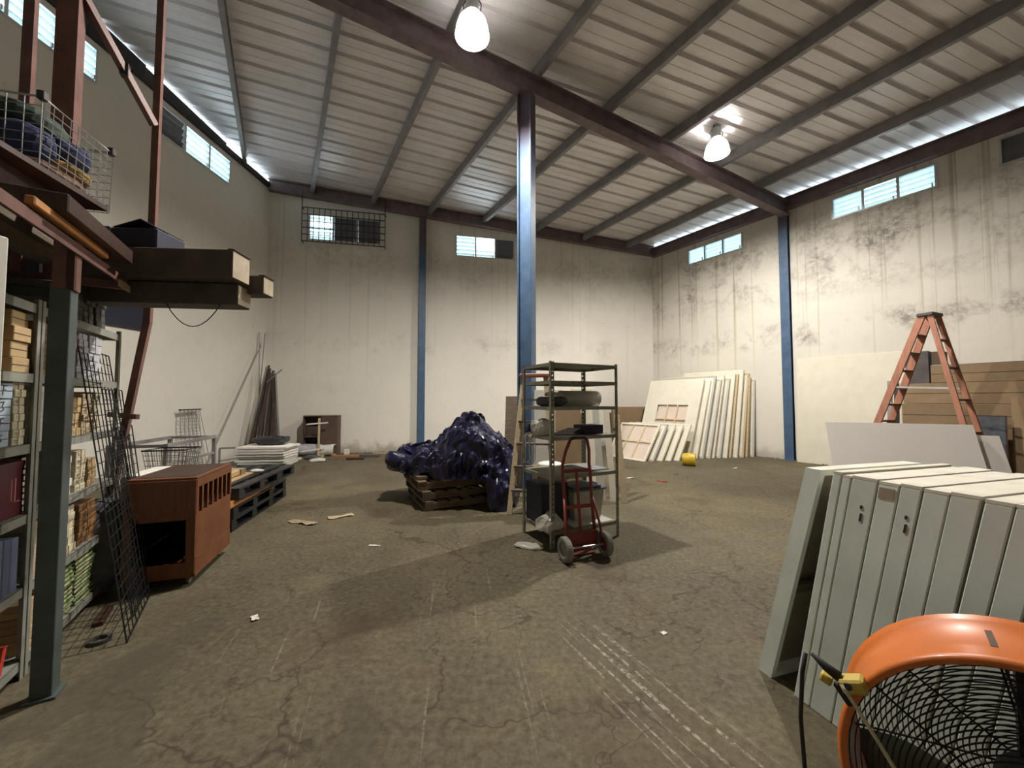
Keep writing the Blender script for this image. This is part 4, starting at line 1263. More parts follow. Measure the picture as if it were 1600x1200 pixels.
# blue tarpaulin heap
SIL = [(-1.95, 0.50), (-1.86, 0.70), (-1.70, 0.80), (-1.5, 0.80), (-1.3, 0.86), (-1.12, 0.90), (-1.02, 1.02), (-0.88, 1.14), (-0.78, 1.28), (-0.62, 1.32), (-0.48, 1.30), (-0.42, 1.14), (-0.22, 1.0), (-0.08, 0.84), (0.02, 0.72), (0.10, 0.42)]
def sil(x):
    if x <= SIL[0][0]:
        return SIL[0][1]
    for (a, ha), (b, hb) in zip(SIL[:-1], SIL[1:]):
        if x <= b:
            q = (x - a) / (b - a)
            q = q * q * (3 - 2 * q)
            return ha + (hb - ha) * q
    return SIL[-1][1]
def ridged(p, oct_=4):
    s, a, tot = 0.0, 1.0, 0.0
    for k in range(oct_):
        s += a * (1 - abs(noise.noise(p)) * 2.2); tot += a
        a *= 0.5; p = p * 2.1 + Vector((3.7, 1.1, 5.3))
    return s / tot
tm = MB()
NU, NV = 84, 54
vs = []
for i in range(NU + 1):
    u = i / NU
    x = -1.95 + 2.05 * u
    top = sil(x)
    # heap footprint: front edge follows the pallet, falls to the floor at the right
    yc = 6.02 + 0.12 * math.sin(x * 2.2)
    half = 0.30 + 0.30 * min(1, max(0, (x + 1.95) / 0.9))
    endf = math.sin(math.pi * min(1, max(0.0, u * 4 if u < 0.125 else (1 - u) * 6 if u > 0.9167 else 0.5)))
    half *= 0.25 + 0.75 * max(0.0, min(1, endf))
    drop = min(1, max(0, (x + 0.62) / 0.35))
    for j in range(NV + 1):
        v = j / NV
        a = math.pi * v
        y = yc - half * math.cos(a) * (1.0 + 0.25 * drop * (1 if v < 0.5 else 0))
        base = 0.40 * (1 - drop) + 0.01 * drop
        if v > 0.8:
            base = 0.40
        hgt = max(0.0, math.sin(a)) ** 0.62
        z = base + (top - base) * hgt
        p = Vector((x, y, z))
        n1 = noise.noise_vector(p * 2.6)
        cr = 0.0
        for sc_, am in ((3.1, 0.085), (6.3, 0.050), (12.5, 0.012)):
            cr += am * (0.42 - abs(noise.noise(p * sc_ + n1 * 0.8)) * 2.0)
        dv_ = noise.voronoi(p * 6.0 + n1)[0]
        cr += 0.035 * (dv_[1] - dv_[0]) - 0.01
        n2 = noise.noise_vector(p * 7.0 + Vector((9, 2, 4)))
        edge = min(1.0, hgt * 1.6)
        p = p + Vector((n1.x * 0.08 + n2.x * 0.03, n1.y * 0.08 + n2.y * 0.03 - cr * 0.8, cr * 0.8 * (0.35 + 0.65 * edge)))
        lo = 0.40 + 0.012 if (x < -0.35 or v > 0.8) else 0.006
        if p.x < -1.45 and p.z < 0.47:
            lo = 0.44
        p.z = max(lo, p.z)
        vs.append(tuple(p))
fs = [(i * (NV + 1) + j, i * (NV + 1) + j + 1, (i + 1) * (NV + 1) + j + 1, (i + 1) * (NV + 1) + j) for i in range(NU) for j in range(NV)]
tm.add(vs, fs)
tarp = single('tarpaulin', 'crumpled dark blue plastic tarpaulin heaped over the wooden pallets', 'tarpaulin', tm, 'tarp', smooth=False)
# rolled end of the same tarpaulin sticking out to the left
rp = []
for k in range(22):
    q = k / 21
    rp.append((-1.88 + 1.18 * q, 5.80 - 0.28 * q + 0.05 * math.sin(q * 5), 0.60 - 0.10 * q + 0.015 * math.sin(q * 9)))
rmb = MB().tube(rp, [0.115 + 0.02 * math.sin(k * 0.9) - (0.03 if k == 0 else 0) - 0.045 * k / 21 for k in range(22)], 26)
rmb.v = [tuple(Vector(v) + noise.noise_vector(Vector(v) * 5.0) * 0.035 + noise.noise_vector(Vector(v) * 14.0) * 0.012) for v in rmb.v]
part('rolled_edge', rmb, 'tarp', tarp, smooth=False)

# ------------------------------------------------------------------ steel book shelving on the left
SA = Vector((-2.555, 1.981)); sd = Vector((-0.49036, 0.87152)); sb = Vector((-0.87152, -0.49036))
srz = math.atan2(sd.y, sd.x)
LEV = [0.10, 0.49, 0.88, 1.26, 1.645, 2.03]
SDEP = 0.42
def S(s, dp, z=0.0):
    p = SA + sd * s + sb * dp
    return (p.x, p.y, z)
def shelving(label, s0, s1):
    t = thing('steel_shelving', label, 'shelving', S(s0, 0), srz, 'grey steel book shelving')
    L = s1 - s0
    for x in (0.0, L - 0.03):
        for y in (0.0, SDEP - 0.03):
            part('post', MB().b(x, x + 0.032, y, y + 0.004, 0, 2.06).b(x if x == 0 else x + 0.028, (x if x == 0 else x + 0.028) + 0.004, y, y + 0.03, 0, 2.06), 'shelf_steel', t)
    for z in LEV:
        b_ = MB()
        b_.b(0.004, L - 0.004, 0.006, SDEP - 0.006, z - 0.004, z)
        b_.b(0.004, L - 0.004, 0.006, 0.010, z - 0.05, z).b(0.004, L - 0.004, SDEP - 0.010, SDEP - 0.006, z - 0.05, z)
        b_.b(0.004, 0.008, 0.006, SDEP - 0.006, z - 0.05, z).b(L - 0.008, L - 0.004, 0.006, SDEP - 0.006, z - 0.05, z)
        part('shelf', b_, 'shelf_steel', t)
    return t
shelving('grey steel shelving unit cut off by the picture edge, holding tan boxes', -0.85, 0.185)
shelving('grey steel shelving unit full of books behind the black wire grids', 0.195, 1.315)

def stack(lev, s0, s1, n, hh, mt, name, desc, cat, dp=0.02, depth=0.30, spine=None, jit=0.012, ztop=None, text=None):
    z = LEV[lev] + 0.001
    W = s1 - s0
    for k in range(n):
        w_ = W * random.uniform(0.95, 1.0) - 0.004
        d_ = depth * random.uniform(0.92, 1.0)
        h_ = hh * random.uniform(0.9, 1.0)
        p = S(s0 + (W - w_) / 2 + random.uniform(-jit, jit) * 0.25, dp + random.uniform(0, jit), z)
        mb = MB()
        mats = [mt]
        if spine == 'book':
            # cover boards proud of the page block
            mb.b(0, w_, 0, d_, 0, 0.004).b(0, w_, 0, d_, h_ - 0.004, h_).b(0.004, w_ - 0.004, 0.004, d_ - 0.004, 0.004, h_ - 0.004, 1)
            mats = [mt, 'paper_cream']
        elif spine == 'box':
            mb.b(0, w_, 0, d_, 0, h_)
        else:
            # wrapped bundle: body and a band
            mb.b(0.002, w_ - 0.002, 0.003, d_ - 0.003, 0, h_)
        lab = ('%s %s' % (ORD[n - 1 - k], desc)) if n > 1 else desc
        o = single(name, lab, cat, mb, mats, p, srz + random.uniform(-.02, .02), desc if n > 1 else None, bevel=0.003 if spine != 'book' else 0.0)
        if spine == 'box':
            part('flap_seam', MB().b(0.0, w_, -0.0015, 0.0, h_ * 0.5 - 0.002, h_ * 0.5 + 0.002), 'dark_card', o)
        elif spine is None:
            part('wrapper_band', MB().b(w_ * 0.42, w_ * 0.58, -0.001, d_, 0.0005, h_ + 0.0006), mt, o)
            part('pen_note', MB().b(w_ * 0.10, w_ * random.uniform(0.3, 0.4), -0.0012, 0.0, h_ * 0.58, h_ * 0.64).b(w_ * 0.14, w_ * random.uniform(0.25, 0.38), -0.0012, 0.0, h_ * 0.34, h_ * 0.40), 'ink' if random.random() < 0.6 else 'paper_grey', o)
        if text and k < len(text) and text[k]:
            STK = {'F': [((0.2, 0), (0.32, 1)), ((0.32, 1), (0.85, 1)), ((0.26, 0.55), (0.7, 0.55))], '3': [((0.2, 0.95), (0.75, 1)), ((0.75, 1), (0.45, 0.55)), ((0.45, 0.55), (0.75, 0.25)), ((0.75, 0.25), (0.15, 0.02))],
                   'S': [((0.8, 0.95), (0.3, 0.85)), ((0.3, 0.85), (0.7, 0.35)), ((0.7, 0.35), (0.15, 0.05))]}
            lm = MB()
            for (ax, az), (bx_, bz_) in STK[text[k]]:
                lm.bar((w_ * 0.42 + ax * 0.05, -0.0008, h_ * 0.2 + az * h_ * 0.62), (w_ * 0.42 + bx_ * 0.05, -0.0008, h_ * 0.2 + bz_ * h_ * 0.62), 0.0012, 0.006, up=(1, 0, 0.3))
            part('lettering', lm, 'ink', o)
        z += h_ + 0.0015
    return z

# upper shelf (between 1.645 and 2.03)
stack(4, -0.20, -0.03, 4, 0.085, 'tan_card', 'cardboard_box', 'tan box by the white panel, second shelf down', 'box', spine='box', dp=0.06)
stack(4, 0.00, 0.155, 4, 0.083, 'tan_card', 'cardboard_box', 'tan box left of the thin upright, second shelf down', 'box', spine='box')
stack(4, 0.225, 0.37, 4, 0.078, 'tan_card', 'cardboard_box', 'tan box right of the thin upright, second shelf down', 'box', spine='box')
stack(4, 0.40, 0.52, 6, 0.048, 'paper_kraft', 'book_bundle', 'kraft bundle right of the grey-green post, second shelf down', 'bundle')
stack(4, 0.535, 0.68, 6, 0.050, 'paper_kraft', 'book_bundle', 'kraft bundle below the yellow book, second shelf down', 'bundle')
stack(4, 0.70, 0.84, 7, 0.046, 'paper_grey', 'book_bundle', 'grey bundle behind the grid top, second shelf down', 'bundle')
stack(4, 0.855, 1.06, 5, 0.066, 'paper_grey', 'book_bundle', 'wide grey bundle near the shelf end, second shelf down', 'bundle')
stack(4, 1.12, 1.24, 3, 0.055, 'tan_card', 'cardboard_box', 'small tan box by the end post, second shelf down', 'box', spine='box', dp=0.1)
# letter boxes and paper bundles (1.26 - 1.645)
stack(3, -0.14, 0.03, 4, 0.087, 'paper_blue', 'letter_box', 'pale blue box marked in pen, third shelf', 'box', spine='box', text=['S', 'F', '3', 'F'])
stack(3, 0.045, 0.15, 8, 0.043, 'paper_cream', 'paper_bundle', 'cream bundle beside pale blue boxes, third shelf', 'bundle')
stack(3, 0.225, 0.355, 9, 0.036, 'paper_white', 'book_bundle', 'white bundle left of the grey-green post, third shelf', 'bundle')
stack(3, 0.40, 0.50, 7, 0.045, 'paper_cream', 'book_bundle', 'cream bundle just right of the grey-green post, third shelf', 'bundle')
stack(3, 0.52, 0.64, 6, 0.050, 'paper_kraft', 'book_bundle', 'kraft wrapped bundle in the middle of the third shelf', 'bundle')
stack(3, 0.655, 0.77, 5, 0.054, 'tan_card', 'book_bundle', 'tan wrapped bundle behind the grid edge, third shelf', 'bundle')
stack(3, 0.80, 0.94, 6, 0.048, 'paper_kraft', 'book_bundle', 'kraft bundle behind the grid, third shelf', 'bundle')
stack(3, 0.98, 1.06, 5, 0.060, 'paper_cream', 'book_bundle', 'narrow cream bundle near the end post, third shelf', 'bundle')
# maroon box level (0.88 - 1.26)
t = thing('maroon_box', 'dark maroon box with pale pink print on the fourth shelf', 'box', S(-0.22, 0.03, 0.881), srz)
part('box_body', MB().b(0, 0.385, 0, 0.32, 0, 0.285), 'maroon_box', t, bevel=0.004)
part('lid', MB().b(-0.004, 0.389, -0.004, 0.324, 0.262, 0.292), 'maroon_box', t)
part('print', MB().b(0.285, 0.293, -0.0012, 0, 0.09, 0.20).b(0.315, 0.325, -0.0012, 0, 0.08, 0.205).b(0.335, 0.365, -0.0012, 0, 0.078, 0.083), 'pink_print', t)
stack(2, 0.225, 0.36, 9, 0.034, 'book_darkgreen', 'dark_book', 'dark green book left of the grey-green post, fourth shelf', 'book', spine='book', dp=0.05)
stack(2, 0.43, 0.545, 7, 0.046, 'paper_grey', 'book_bundle', 'grey-white bundle right of the grey-green post, fourth shelf', 'bundle')
stack(2, 0.56, 0.69, 6, 0.052, 'paper_white', 'book_bundle', 'white bundle in the middle of the fourth shelf', 'bundle')
stack(2, 0.73, 0.88, 6, 0.047, 'paper_cream', 'book_bundle', 'cream bundle left of the grid edge, fourth shelf', 'bundle')
stack(2, 0.92, 1.05, 4, 0.05, 'tan_card', 'book_bundle', 'tan bundle behind the grid, fourth shelf', 'bundle')
# 0.49 - 0.88
stack(1, -0.25, -0.06, 5, 0.05, 'paper_white', 'book_bundle', 'white bundle cut by the picture edge, fifth shelf', 'bundle')
for k, (s_, w_, hh) in enumerate(((-0.045, 0.05, 0.30), (0.012, 0.055, 0.29), (0.074, 0.06, 0.28))):
    single('upright_pack', '%s blue-grey pack standing upright left of the thin upright, fifth shelf' % NTH[k], 'pack', MB().b(0, w_, 0, 0.24, 0, hh), 'blue_pack', S(s_, 0.02, 0.491), srz, 'blue-grey packs standing on the fifth shelf', bevel=0.004)
stack(1, 0.225, 0.35, 8, 0.040, 'paper_kraft', 'book_bundle', 'kraft bundle left of the grey-green post, fifth shelf', 'bundle')
stack(1, 0.43, 0.60, 6, 0.052, 'paper_white', 'book_bundle', 'white bundle right of the grey-green post, fifth shelf', 'bundle')
stack(1, 0.615, 0.80, 6, 0.050, 'paper_cream', 'book_bundle', 'ragged cream bundle in the middle of the fifth shelf', 'bundle', jit=0.03)
stack(1, 0.82, 1.08, 6, 0.048, 'book_brown', 'book_bundle', 'brown wrapped bundle near the grids, fifth shelf', 'bundle')
# bottom shelf
stack(0, -0.28, -0.02, 7, 0.030, 'paper_white', 'magazine', 'white magazine on the bottom shelf by the picture edge', 'magazine', spine='book', jit=0.04)
single('red_book', 'red book standing tilted on the bottom shelf', 'book', MB().b(0, 0.035, 0, 0.2, 0, 0.004).b(0, 0.035, 0, 0.2, 0.13, 0.134).b(0.002, 0.033, 0.003, 0.198, 0.004, 0.13), 'book_red', S(0.02, 0.02, 0.107), 0, rot=(0, R(16), srz))
stack(0, 0.225, 0.36, 7, 0.040, 'tan_card', 'book_bundle', 'tan bundle left of the grey-green post, bottom shelf', 'bundle')
stack(0, 0.45, 0.79, 11, 0.027, 'book_green', 'green_book', 'green book in the nearer bottom-shelf stack', 'book', spine='book', depth=0.26)
stack(0, 0.80, 1.12, 12, 0.027, 'book_green', 'green_book', 'green book in the bottom-shelf stack by the grids', 'book', spine='book', depth=0.26)
# on top of the shelving
stack(5, 0.40, 0.55, 4, 0.05, 'book_dark', 'dark_bundle', 'dark bundle on the shelving top by the grey-green post', 'bundle')
stack(5, 0.57, 0.74, 5, 0.05, 'book_dark', 'dark_bundle', 'dark bundle in the middle stack on the shelving top', 'bundle')
stack(5, 0.76, 0.92, 6, 0.048, 'book_dark', 'dark_bundle', 'dark bundle in the tall stack on the shelving top', 'bundle')
stack(5, 0.94, 1.10, 5, 0.055, 'book_dark', 'dark_bundle', 'dark bundle in the end stack on the shelving top', 'bundle')
single('black_box', 'black box pushed back on top of the shelving by the white panel', 'box', MB().b(0, 0.74, 0, 0.18, 0, 0.255), 'navy', S(-0.36, 0.22, 2.031), srz, bevel=0.006)
single('dark_gap_filler', 'added black bundle darkening the open gap under the carrier beam', 'cloth', blob(0.9, 0.3, 0.34, amp=0.03, sc=5, seed=4.4), 'cloth_grey', S(0.0, 0.55, 2.29), srz)  # bundle added as dark filler where pale wall would show through
# white panel at the picture edge
t = thing('white_cupboard_side', 'white panel edge standing at the picture border beside the shelving', 'panel', (-1.96, 1.45, 0), R(-96))
part('panel_sheet', MB().b(0, 0.5, 0, 0.035, 0, 2.12), 'white_board', t, bevel=0.004)
for z in (0.9, 1.6, 1.88):
    part('screw', MB().lathe([(0.0, 0.0), (0.006, 0.0), (0.005, 0.003), (0, 0.003)], 8, Matrix.Translation((0.025, 0.035, z)) @ Matrix.Rotation(R(-90), 4, 'X')), 'ink', t)

# ------------------------------------------------------------------ storage rack frame above the shelving
G = Vector((-2.372, 2.012))
def Gp(s, dp, z=0.0):
    p = G + sd * s + sb * dp
    return Vector((p.x, p.y, z))
fr = thing('storage_rack', 'tall storage rack of grey and red-brown steel over the book shelving', 'rack', (G.x, G.y, 0), srz)
fr_inv = Matrix.Rotation(-srz, 3, 'Z')
def FL(v):
    """world point -> frame-local"""
    return fr_inv @ (Vector(v) - Vector((G.x, G.y, 0)))
part('grey_post', MB().b(-0.04, 0.04, -0.04, 0.04, 0, 2.11), 'grey_green_steel', fr, bevel=0.003)
part('post_foot', MB().b(-0.06, 0.06, -0.06, 0.06, 0, 0.012), 'grey_green_steel', fr)
part('post_extension', MB().b(-0.045, 0.03, -0.05, -0.02, 2.08, 2.42).b(-0.045, -0.02, -0.05, 0.03, 2.08, 2.42), 'red_steel', fr)
part('carrier_beam', MB().bar((-0.75, -0.055, 2.30), (0.64, -0.055, 2.30), 0.012, 0.055).bar((-0.75, -0.03, 2.325), (0.64, -0.03, 2.325), 0.05, 0.008), 'red_steel', fr)
part('carrier_beam', MB().bar((-0.75, 0.62, 2.30), (2.1, 0.62, 2.30), 0.012, 0.055), 'red_steel', fr)
part('cross_beam', MB().bar((0.60, -0.05, 2.27), (0.60, 0.62, 2.27), 0.03, 0.05), 'red_steel', fr)
part('beam_tip', MB().box((0.57, -0.066, 2.262), (0.17, 0.012, 0.045)), 'paper_kraft', fr)
# far post: bent below the carton
P0 = Vector((-3.06, 3.20, 0))
post_pts = [(-3.42, 3.22, 0.0), (-3.36, 3.22, 0.55), (-3.24, 3.21, 1.15), (-3.13, 3.20, 1.75), (-3.06, 3.20, 2.15), (-3.05, 3.20, 2.6), (-3.04, 3.20, 7.2)]
pb = MB()
for a, b_ in zip(post_pts[:-1], post_pts[1:]):
    pb.bar(FL(a), FL(b_), 0.075, 0.045, up=(0, 1, 0))
part('bent_post', pb, 'red_steel', fr)
part('rear_post', MB().bar(FL((-3.17, 2.65, 2.3)), FL((-3.17, 2.65, 7.6)), 0.11, 0.11, up=(0, 1, 0)), 'red_steel', fr)
part('rear_post', MB().bar(FL((-3.20, 2.45, 2.3)), FL((-3.20, 2.45, 7.6)), 0.05, 0.05, up=(0, 1, 0)), 'red_steel', fr)
part('rear_post', MB().bar(FL((-3.42, 2.62, 0)), FL((-3.17, 2.65, 2.36)), 0.06, 0.06, up=(0, 1, 0)), 'red_steel', fr)
br = MB()
br.bar(FL((-3.04, 3.17, 3.83)), FL((-3.14, 2.6, 4.55)), 0.05, 0.045)
part('diagonal_brace', br, 'red_steel', fr)
part('brace_cleat', MB().box(FL((-3.08, 2.95, 4.12)), (0.06, 0.05, 0.10)), 'iron_bar', fr)
part('side_strut', MB().bar(FL((-3.36, 3.21, 1.38)), FL((-3.10, 3.19, 1.36)), 0.03, 0.04), 'red_steel', fr)

for k, (s0_, lb) in enumerate(((0.95, 'added black box darkening the gap above the rear carrier beam, nearer the timbers'), (1.50, 'added black box darkening the gap above the rear carrier beam, further from the timbers'))):  # boxes added to darken the bright gap between the beams
    p = Gp(s0_, 0.48, 2.33)
    single('black_box', lb, 'box', MB().b(0, 0.53, 0, 0.3, 0, 0.44), 'navy', p, srz, bevel=0.006)
# timber under the basket
for k, (x0, y0, z, L, ang, mt, w_, hh, lb) in enumerate([(-2.08, 1.62, 2.345, 0.74, 119, 'orange_wood', 0.035, 0.04, 'long plank with a lit orange edge on the storage rack'), (-2.20, 1.72, 2.385, 0.80, 119, 'dark_wood', 0.24, 0.09, 'dark thick timber lying behind the orange-edged plank on the frame'),
                                                       (-2.45, 1.60, 2.36, 0.95, 119, 'weathered_wood', 0.20, 0.08, 'dark timber pushed furthest back on the storage rack')]):
    single('timber', lb, 'timber', MB().b(0, L, -w_ / 2, w_ / 2, 0, hh), mt, (x0, y0, z), R(ang), bevel=0.005)
single('timber_block', 'orange-brown timber block end under the wire basket', 'timber', MB().b(0, 0.10, 0, 0.30, 0, 0.10), 'orange_wood', (-2.40, 2.03, 2.475), srz, bevel=0.006)
single('plank_deck', 'dark plank deck carrying the wire basket', 'board', MB().b(-0.6, 0.50, -0.02, 0.62, 0, 0.03), 'dark_wood', (-2.55, 1.98, 2.735), R(104))
single('packing_block', 'dark packing timber between the timbers and the plank deck', 'timber', MB().b(-0.5, 0.30, 0.08, 0.5, 0, 0.25), 'dark_wood', (-2.55, 1.98, 2.482), R(110))
# wire basket filled with cloth
bz0, bw, bl, bh2 = 2.767, 0.62, 0.50, 0.42
bk = thing('wire_basket', 'chrome wire basket stuffed with cloth up on the storage rack', 'basket', (-2.615, 2.07, bz0), R(104))
# local x along the visible side (away), local y to the left
def wire_face(mb, o, du, dv, nu, nv, r=0.0028):
    o = Vector(o); du = Vector(du); dv = Vector(dv)
    for i in range(nu + 1):
        mb.tube([o + du * (i / nu), o + du * (i / nu) + dv], r, 5)
    for j in range(nv + 1):
        mb.tube([o + dv * (j / nv), o + dv * (j / nv) + du], r, 5)
for nm, o_, du, dv, nu, nv in (('side_wires', (0, 0, 0), (bl, 0, 0), (0.02, 0, bh2), 9, 8), ('end_wires', (0, 0, 0), (0, bw, 0), (0, 0, bh2), 8, 8), ('end_wires', (bl, 0, 0), (0, bw, 0), (0.02, 0, bh2), 9, 8), ('bottom_wires', (0, 0, 0), (bl, 0, 0), (0, bw, 0), 9, 9), ('side_wires', (0, bw, 0), (bl, 0, 0), (0, 0, bh2), 9, 8)):
    mb = MB(); wire_face(mb, o_, du, dv, nu, nv)
    part(nm, mb, 'chrome_wire', bk)
mb = MB().tube([(0, 0, bh2), (bl, 0, bh2), (bl, bw, bh2), (0, bw, bh2)], 0.006, 6, closed=True)
part('rim', mb, 'chrome_wire', bk)
for x in (0.0, bl):
    part('corner_cap', MB().box((x, 0, bh2 + 0.005), (0.035, 0.035, 0.05)), 'iron_bar', bk, bevel=0.004)
Bm = Matrix.Translation(bk.location) @ Matrix.Rotation(R(104), 4, 'Z')
for k, (x, y, z, dx, dy, dz, mt, lb) in enumerate([(0.25, 0.30, 0.01, 0.44, 0.54, 0.13, 'cloth_brown', 'brown cloth bundle lowest in the wire basket'), (0.34, 0.22, 0.12, 0.26, 0.38, 0.10, 'cloth_ochre', 'ochre cloth bundle halfway up the wire basket'),
                                                  (0.13, 0.28, 0.12, 0.22, 0.48, 0.20, 'cloth_navy', 'dark blue cloth roll at the near end of the wire basket'), (0.36, 0.24, 0.21, 0.24, 0.40, 0.16, 'cloth_navy', 'navy cloth bundle near the top of the wire basket'),
                                                  (0.24, 0.34, 0.32, 0.42, 0.48, 0.15, 'cloth_green', 'dark green cloth heaped over the basket rim')]):
    p = Bm @ Vector((x, y, z))
    single('cloth_bundle', lb, 'cloth', blob(dx, dy, dz, amp=0.02, sc=9, seed=k * 2.3), mt, p, R(104), 'cloth bundles in the wire basket')

# long wrapped cartons sticking out into the room
def long_carton(label, x, y, z, rz, L, w_, hh):
    t = thing('wrapped_beam', label, 'carton', (x, y, z), rz, 'long cartons jutting from the storage rack')
    part('carton_body', MB().b(0, L, 0, w_, 0, hh), 'carton', t, bevel=0.006)
    part('open_end', MB().b(L, L + 0.006, 0.008, w_ - 0.008, 0.008, hh - 0.008), 'carton_end', t)
    part('end_flap', MB().b(L - 0.03, L + 0.012, 0.002, w_ - 0.002, hh, hh + 0.005), 'dark_card', t)
    return t
long_carton('upper dark carton beam, nearest, jutting into the room', -3.05, 2.545, 2.345, R(4), 1.11, 0.20, 0.20)
long_carton('lower dark carton beam slung under the others', -2.95, 2.64, 2.185, R(6), 0.97, 0.17, 0.155)
long_carton('far dark carton beam with the longest pale end', -3.05, 2.80, 2.30, R(3), 1.17, 0.14, 0.14)
# wire loop hanging below
wl_ = [(-2.42, 2.66, 2.19)]
for k in range(13):
    q = k / 12
    wl_.append((-2.42 + 0.36 * q, 2.66 + 0.03 * q, 2.185 - 0.17 * math.sin(math.pi * q) ** 0.8))
single('wire_loop', 'thin wire loop hanging under the dark carton beams', 'wire', MB().tube(wl_, 0.0035, 5), 'black_rubber', smooth=True)
single('black_box', 'plain black box lying on the dark carton beams, nearer the shelving', 'box', MB().b(0, 0.30, 0, 0.26, 0, 0.17), 'navy', (-3.12, 2.62, 2.551), R(3), bevel=0.01)
bx = thing('black_box', 'black box with raised flaps lying on the dark carton beams', 'box', (-2.815, 2.636, 2.551), R(3))
part('box_body', MB().b(0, 0.315, 0, 0.26, 0, 0.16), 'navy', bx, bevel=0.01)
part('flap', MB().bar((0.015, 0.13, 0.165), (0.195, 0.13, 0.225), 0.24, 0.006), 'navy', bx)
part('flap', MB().bar((0.195, 0.13, 0.225), (0.305, 0.13, 0.165), 0.24, 0.006), 'navy', bx)

# ------------------------------------------------------------------ black wire grid panels
def grid_panel(label, bottom, dirv, W, Hh, topc, nx=8, nz=24, r=0.0032):
    """panel standing on the floor at 'bottom', running W along dirv; topc = world point its top near corner reaches"""
    b0 = Vector(bottom); du = Vector(dirv).normalized()
    up = (Vector(topc) - b0).normalized()
    mb = MB()
    for i in range(nx + 1):
        o_ = du * (W * i / nx)
        mb.tube([o_, o_ + up * Hh], r * (1.4 if i in (0, nx) else 1), 5)
    fr_ = MB()
    for j in range(nz + 1):
        o_ = up * (Hh * j / nz)
        (fr_ if j in (0, nz) else mb).tube([o_, o_ + du * W], r * (1.6 if j in (0, nz) else 1), 5)
    t = thing('wire_grid_panel', label, 'grid panel', bottom, 0, 'black wire grid panels')
    part('wires', mb, 'black_wire', t)
    part('edge_wires', fr_, 'black_wire', t)
    return t
gd = (-0.57, 0.82, 0)
grid_panel('black wire grid panel leaning furthest out against the shelving', (-2.378, 2.435, 0.004), gd, 0.70, 1.93, (-2.905, 2.56, 1.86))
grid_panel('black wire grid panel leaning behind the first one, half hidden', (-2.62, 2.72, 0.004), gd, 0.55, 1.62, (-2.99, 2.80, 1.58), nx=6, nz=20)
grid_panel('black wire grid panel nearest the wooden cabinet side', (-2.86, 3.02, 0.004), (-0.5, 0.85, 0), 0.35, 1.30, (-3.10, 3.02, 1.28), nx=4, nz=16)
single('dark_cloth', 'dark cloth slung between the wire grid panels', 'cloth', blob(0.30, 0.34, 0.75, amp=0.04, sc=5, seed=6.6), 'cloth_grey', (-3.22, 3.02, 0.0), R(-30))
single('tape_roll', 'small dark roll of tape lying on the floor by the shelving', 'tape roll', MB().lathe([(0.035, 0.0), (0.055, 0.0), (0.055, 0.022), (0.035, 0.022), (0.035, 0.0)], 24), 'tape', (-2.56, 2.45, 0))
single('wood_scrap', 'dark wood scrap on the floor under the shelving edge', 'scrap', MB().b(0, 0.25, 0, 0.05, 0, 0.03), 'dark_wood', (-2.72, 2.62, 0), R(125), bevel=0.003)

# ------------------------------------------------------------------ brown wooden cabinet
cz = math.atan2(0.706, -0.235)
cab = thing('wooden_cabinet', 'reddish-brown wooden cabinet on castors with slatted top side', 'cabinet', (-2.577, 3.174, 0.07), cz)
CL, CW, CHt = 0.745, 0.47, 0.80
# local x = length (away), local y = width (to the left)
part('bottom_panel', MB().b(0, CL, 0, CW, 0, 0.03), 'brown_wood', cab)
part('top_panel', MB().b(0.0, CL, 0.0, CW, CHt - 0.02, CHt), 'brown_wood', cab, bevel=0.004)
part('top_inlay', MB().b(0.05, CL - 0.02, 0.03, CW - 0.03, CHt, CHt + 0.003), 'dark_wood', cab)
part('side_panel', MB().b(0.0, CL, 0, 0.022, 0.16, 0.50), 'brown_wood', cab)
part('skirt_panel', MB().b(0.0, CL, -0.004, 0.022, 0.0, 0.155), 'brown_wood', cab, bevel=0.002)
part('top_rail', MB().b(0.0, CL, -0.003, 0.025, CHt - 0.085, CHt - 0.02), 'brown_wood', cab)
for x in (0.0, CL - 0.035):
    part('corner_stile', MB().b(x, x + 0.035, -0.003, 0.025, 0.50, CHt - 0.08), 'brown_wood', cab)
sl_me = MB().b(-0.014, 0.014, 0.0, 0.016, 0.50, CHt - 0.085).mesh('slat', 'brown_wood')
for k in range(6):
    link('slat', sl_me, cab, (0.035 + (CL - 0.07) * (k + 0.8) / 6.6, 0, 0))
part('inner_shelf', MB().b(0.03, CL - 0.02, 0.03, CW - 0.03, 0.50, 0.515), 'dark_wood', cab)
part('far_side', MB().b(0.0, CL, CW - 0.022, CW, 0.03, CHt - 0.02), 'dark_wood', cab)
part('back_panel', MB().b(CL - 0.02, CL, 0.02, CW - 0.02, 0.03, CHt - 0.02), 'dark_wood', cab)
# near face: solid upper half, framed open bay below
part('front_panel', MB().b(-0.012, 0.012, 0.0, CW, 0.50, CHt - 0.02), 'brown_wood', cab, bevel=0.002)
part('front_frame', MB().b(-0.01, 0.012, 0.0, 0.06, 0.03, 0.50).b(-0.01, 0.012, CW - 0.06, CW, 0.03, 0.50).b(-0.01, 0.012, 0.06, CW - 0.06, 0.46, 0.50).b(-0.01, 0.012, 0.06, CW - 0.06, 0.03, 0.12), 'brown_wood', cab)
for x in (0.07, CL - 0.07):
    for y in (0.06, CW - 0.06):
        c_ = part('castor', MB().b(x - 0.012, x + 0.012, y - 0.02, y + 0.02, -0.03, 0), 'chrome_wire', cab)
        part('castor_wheel', MB().lathe([(0.0, -0.01), (0.028, -0.01), (0.03, 0), (0.028, 0.01), (0, 0.01)], 14, Matrix.Translation((x, y, -0.039)) @ Matrix.Rotation(R(90), 4, 'X')), 'grey_rubber', c_)
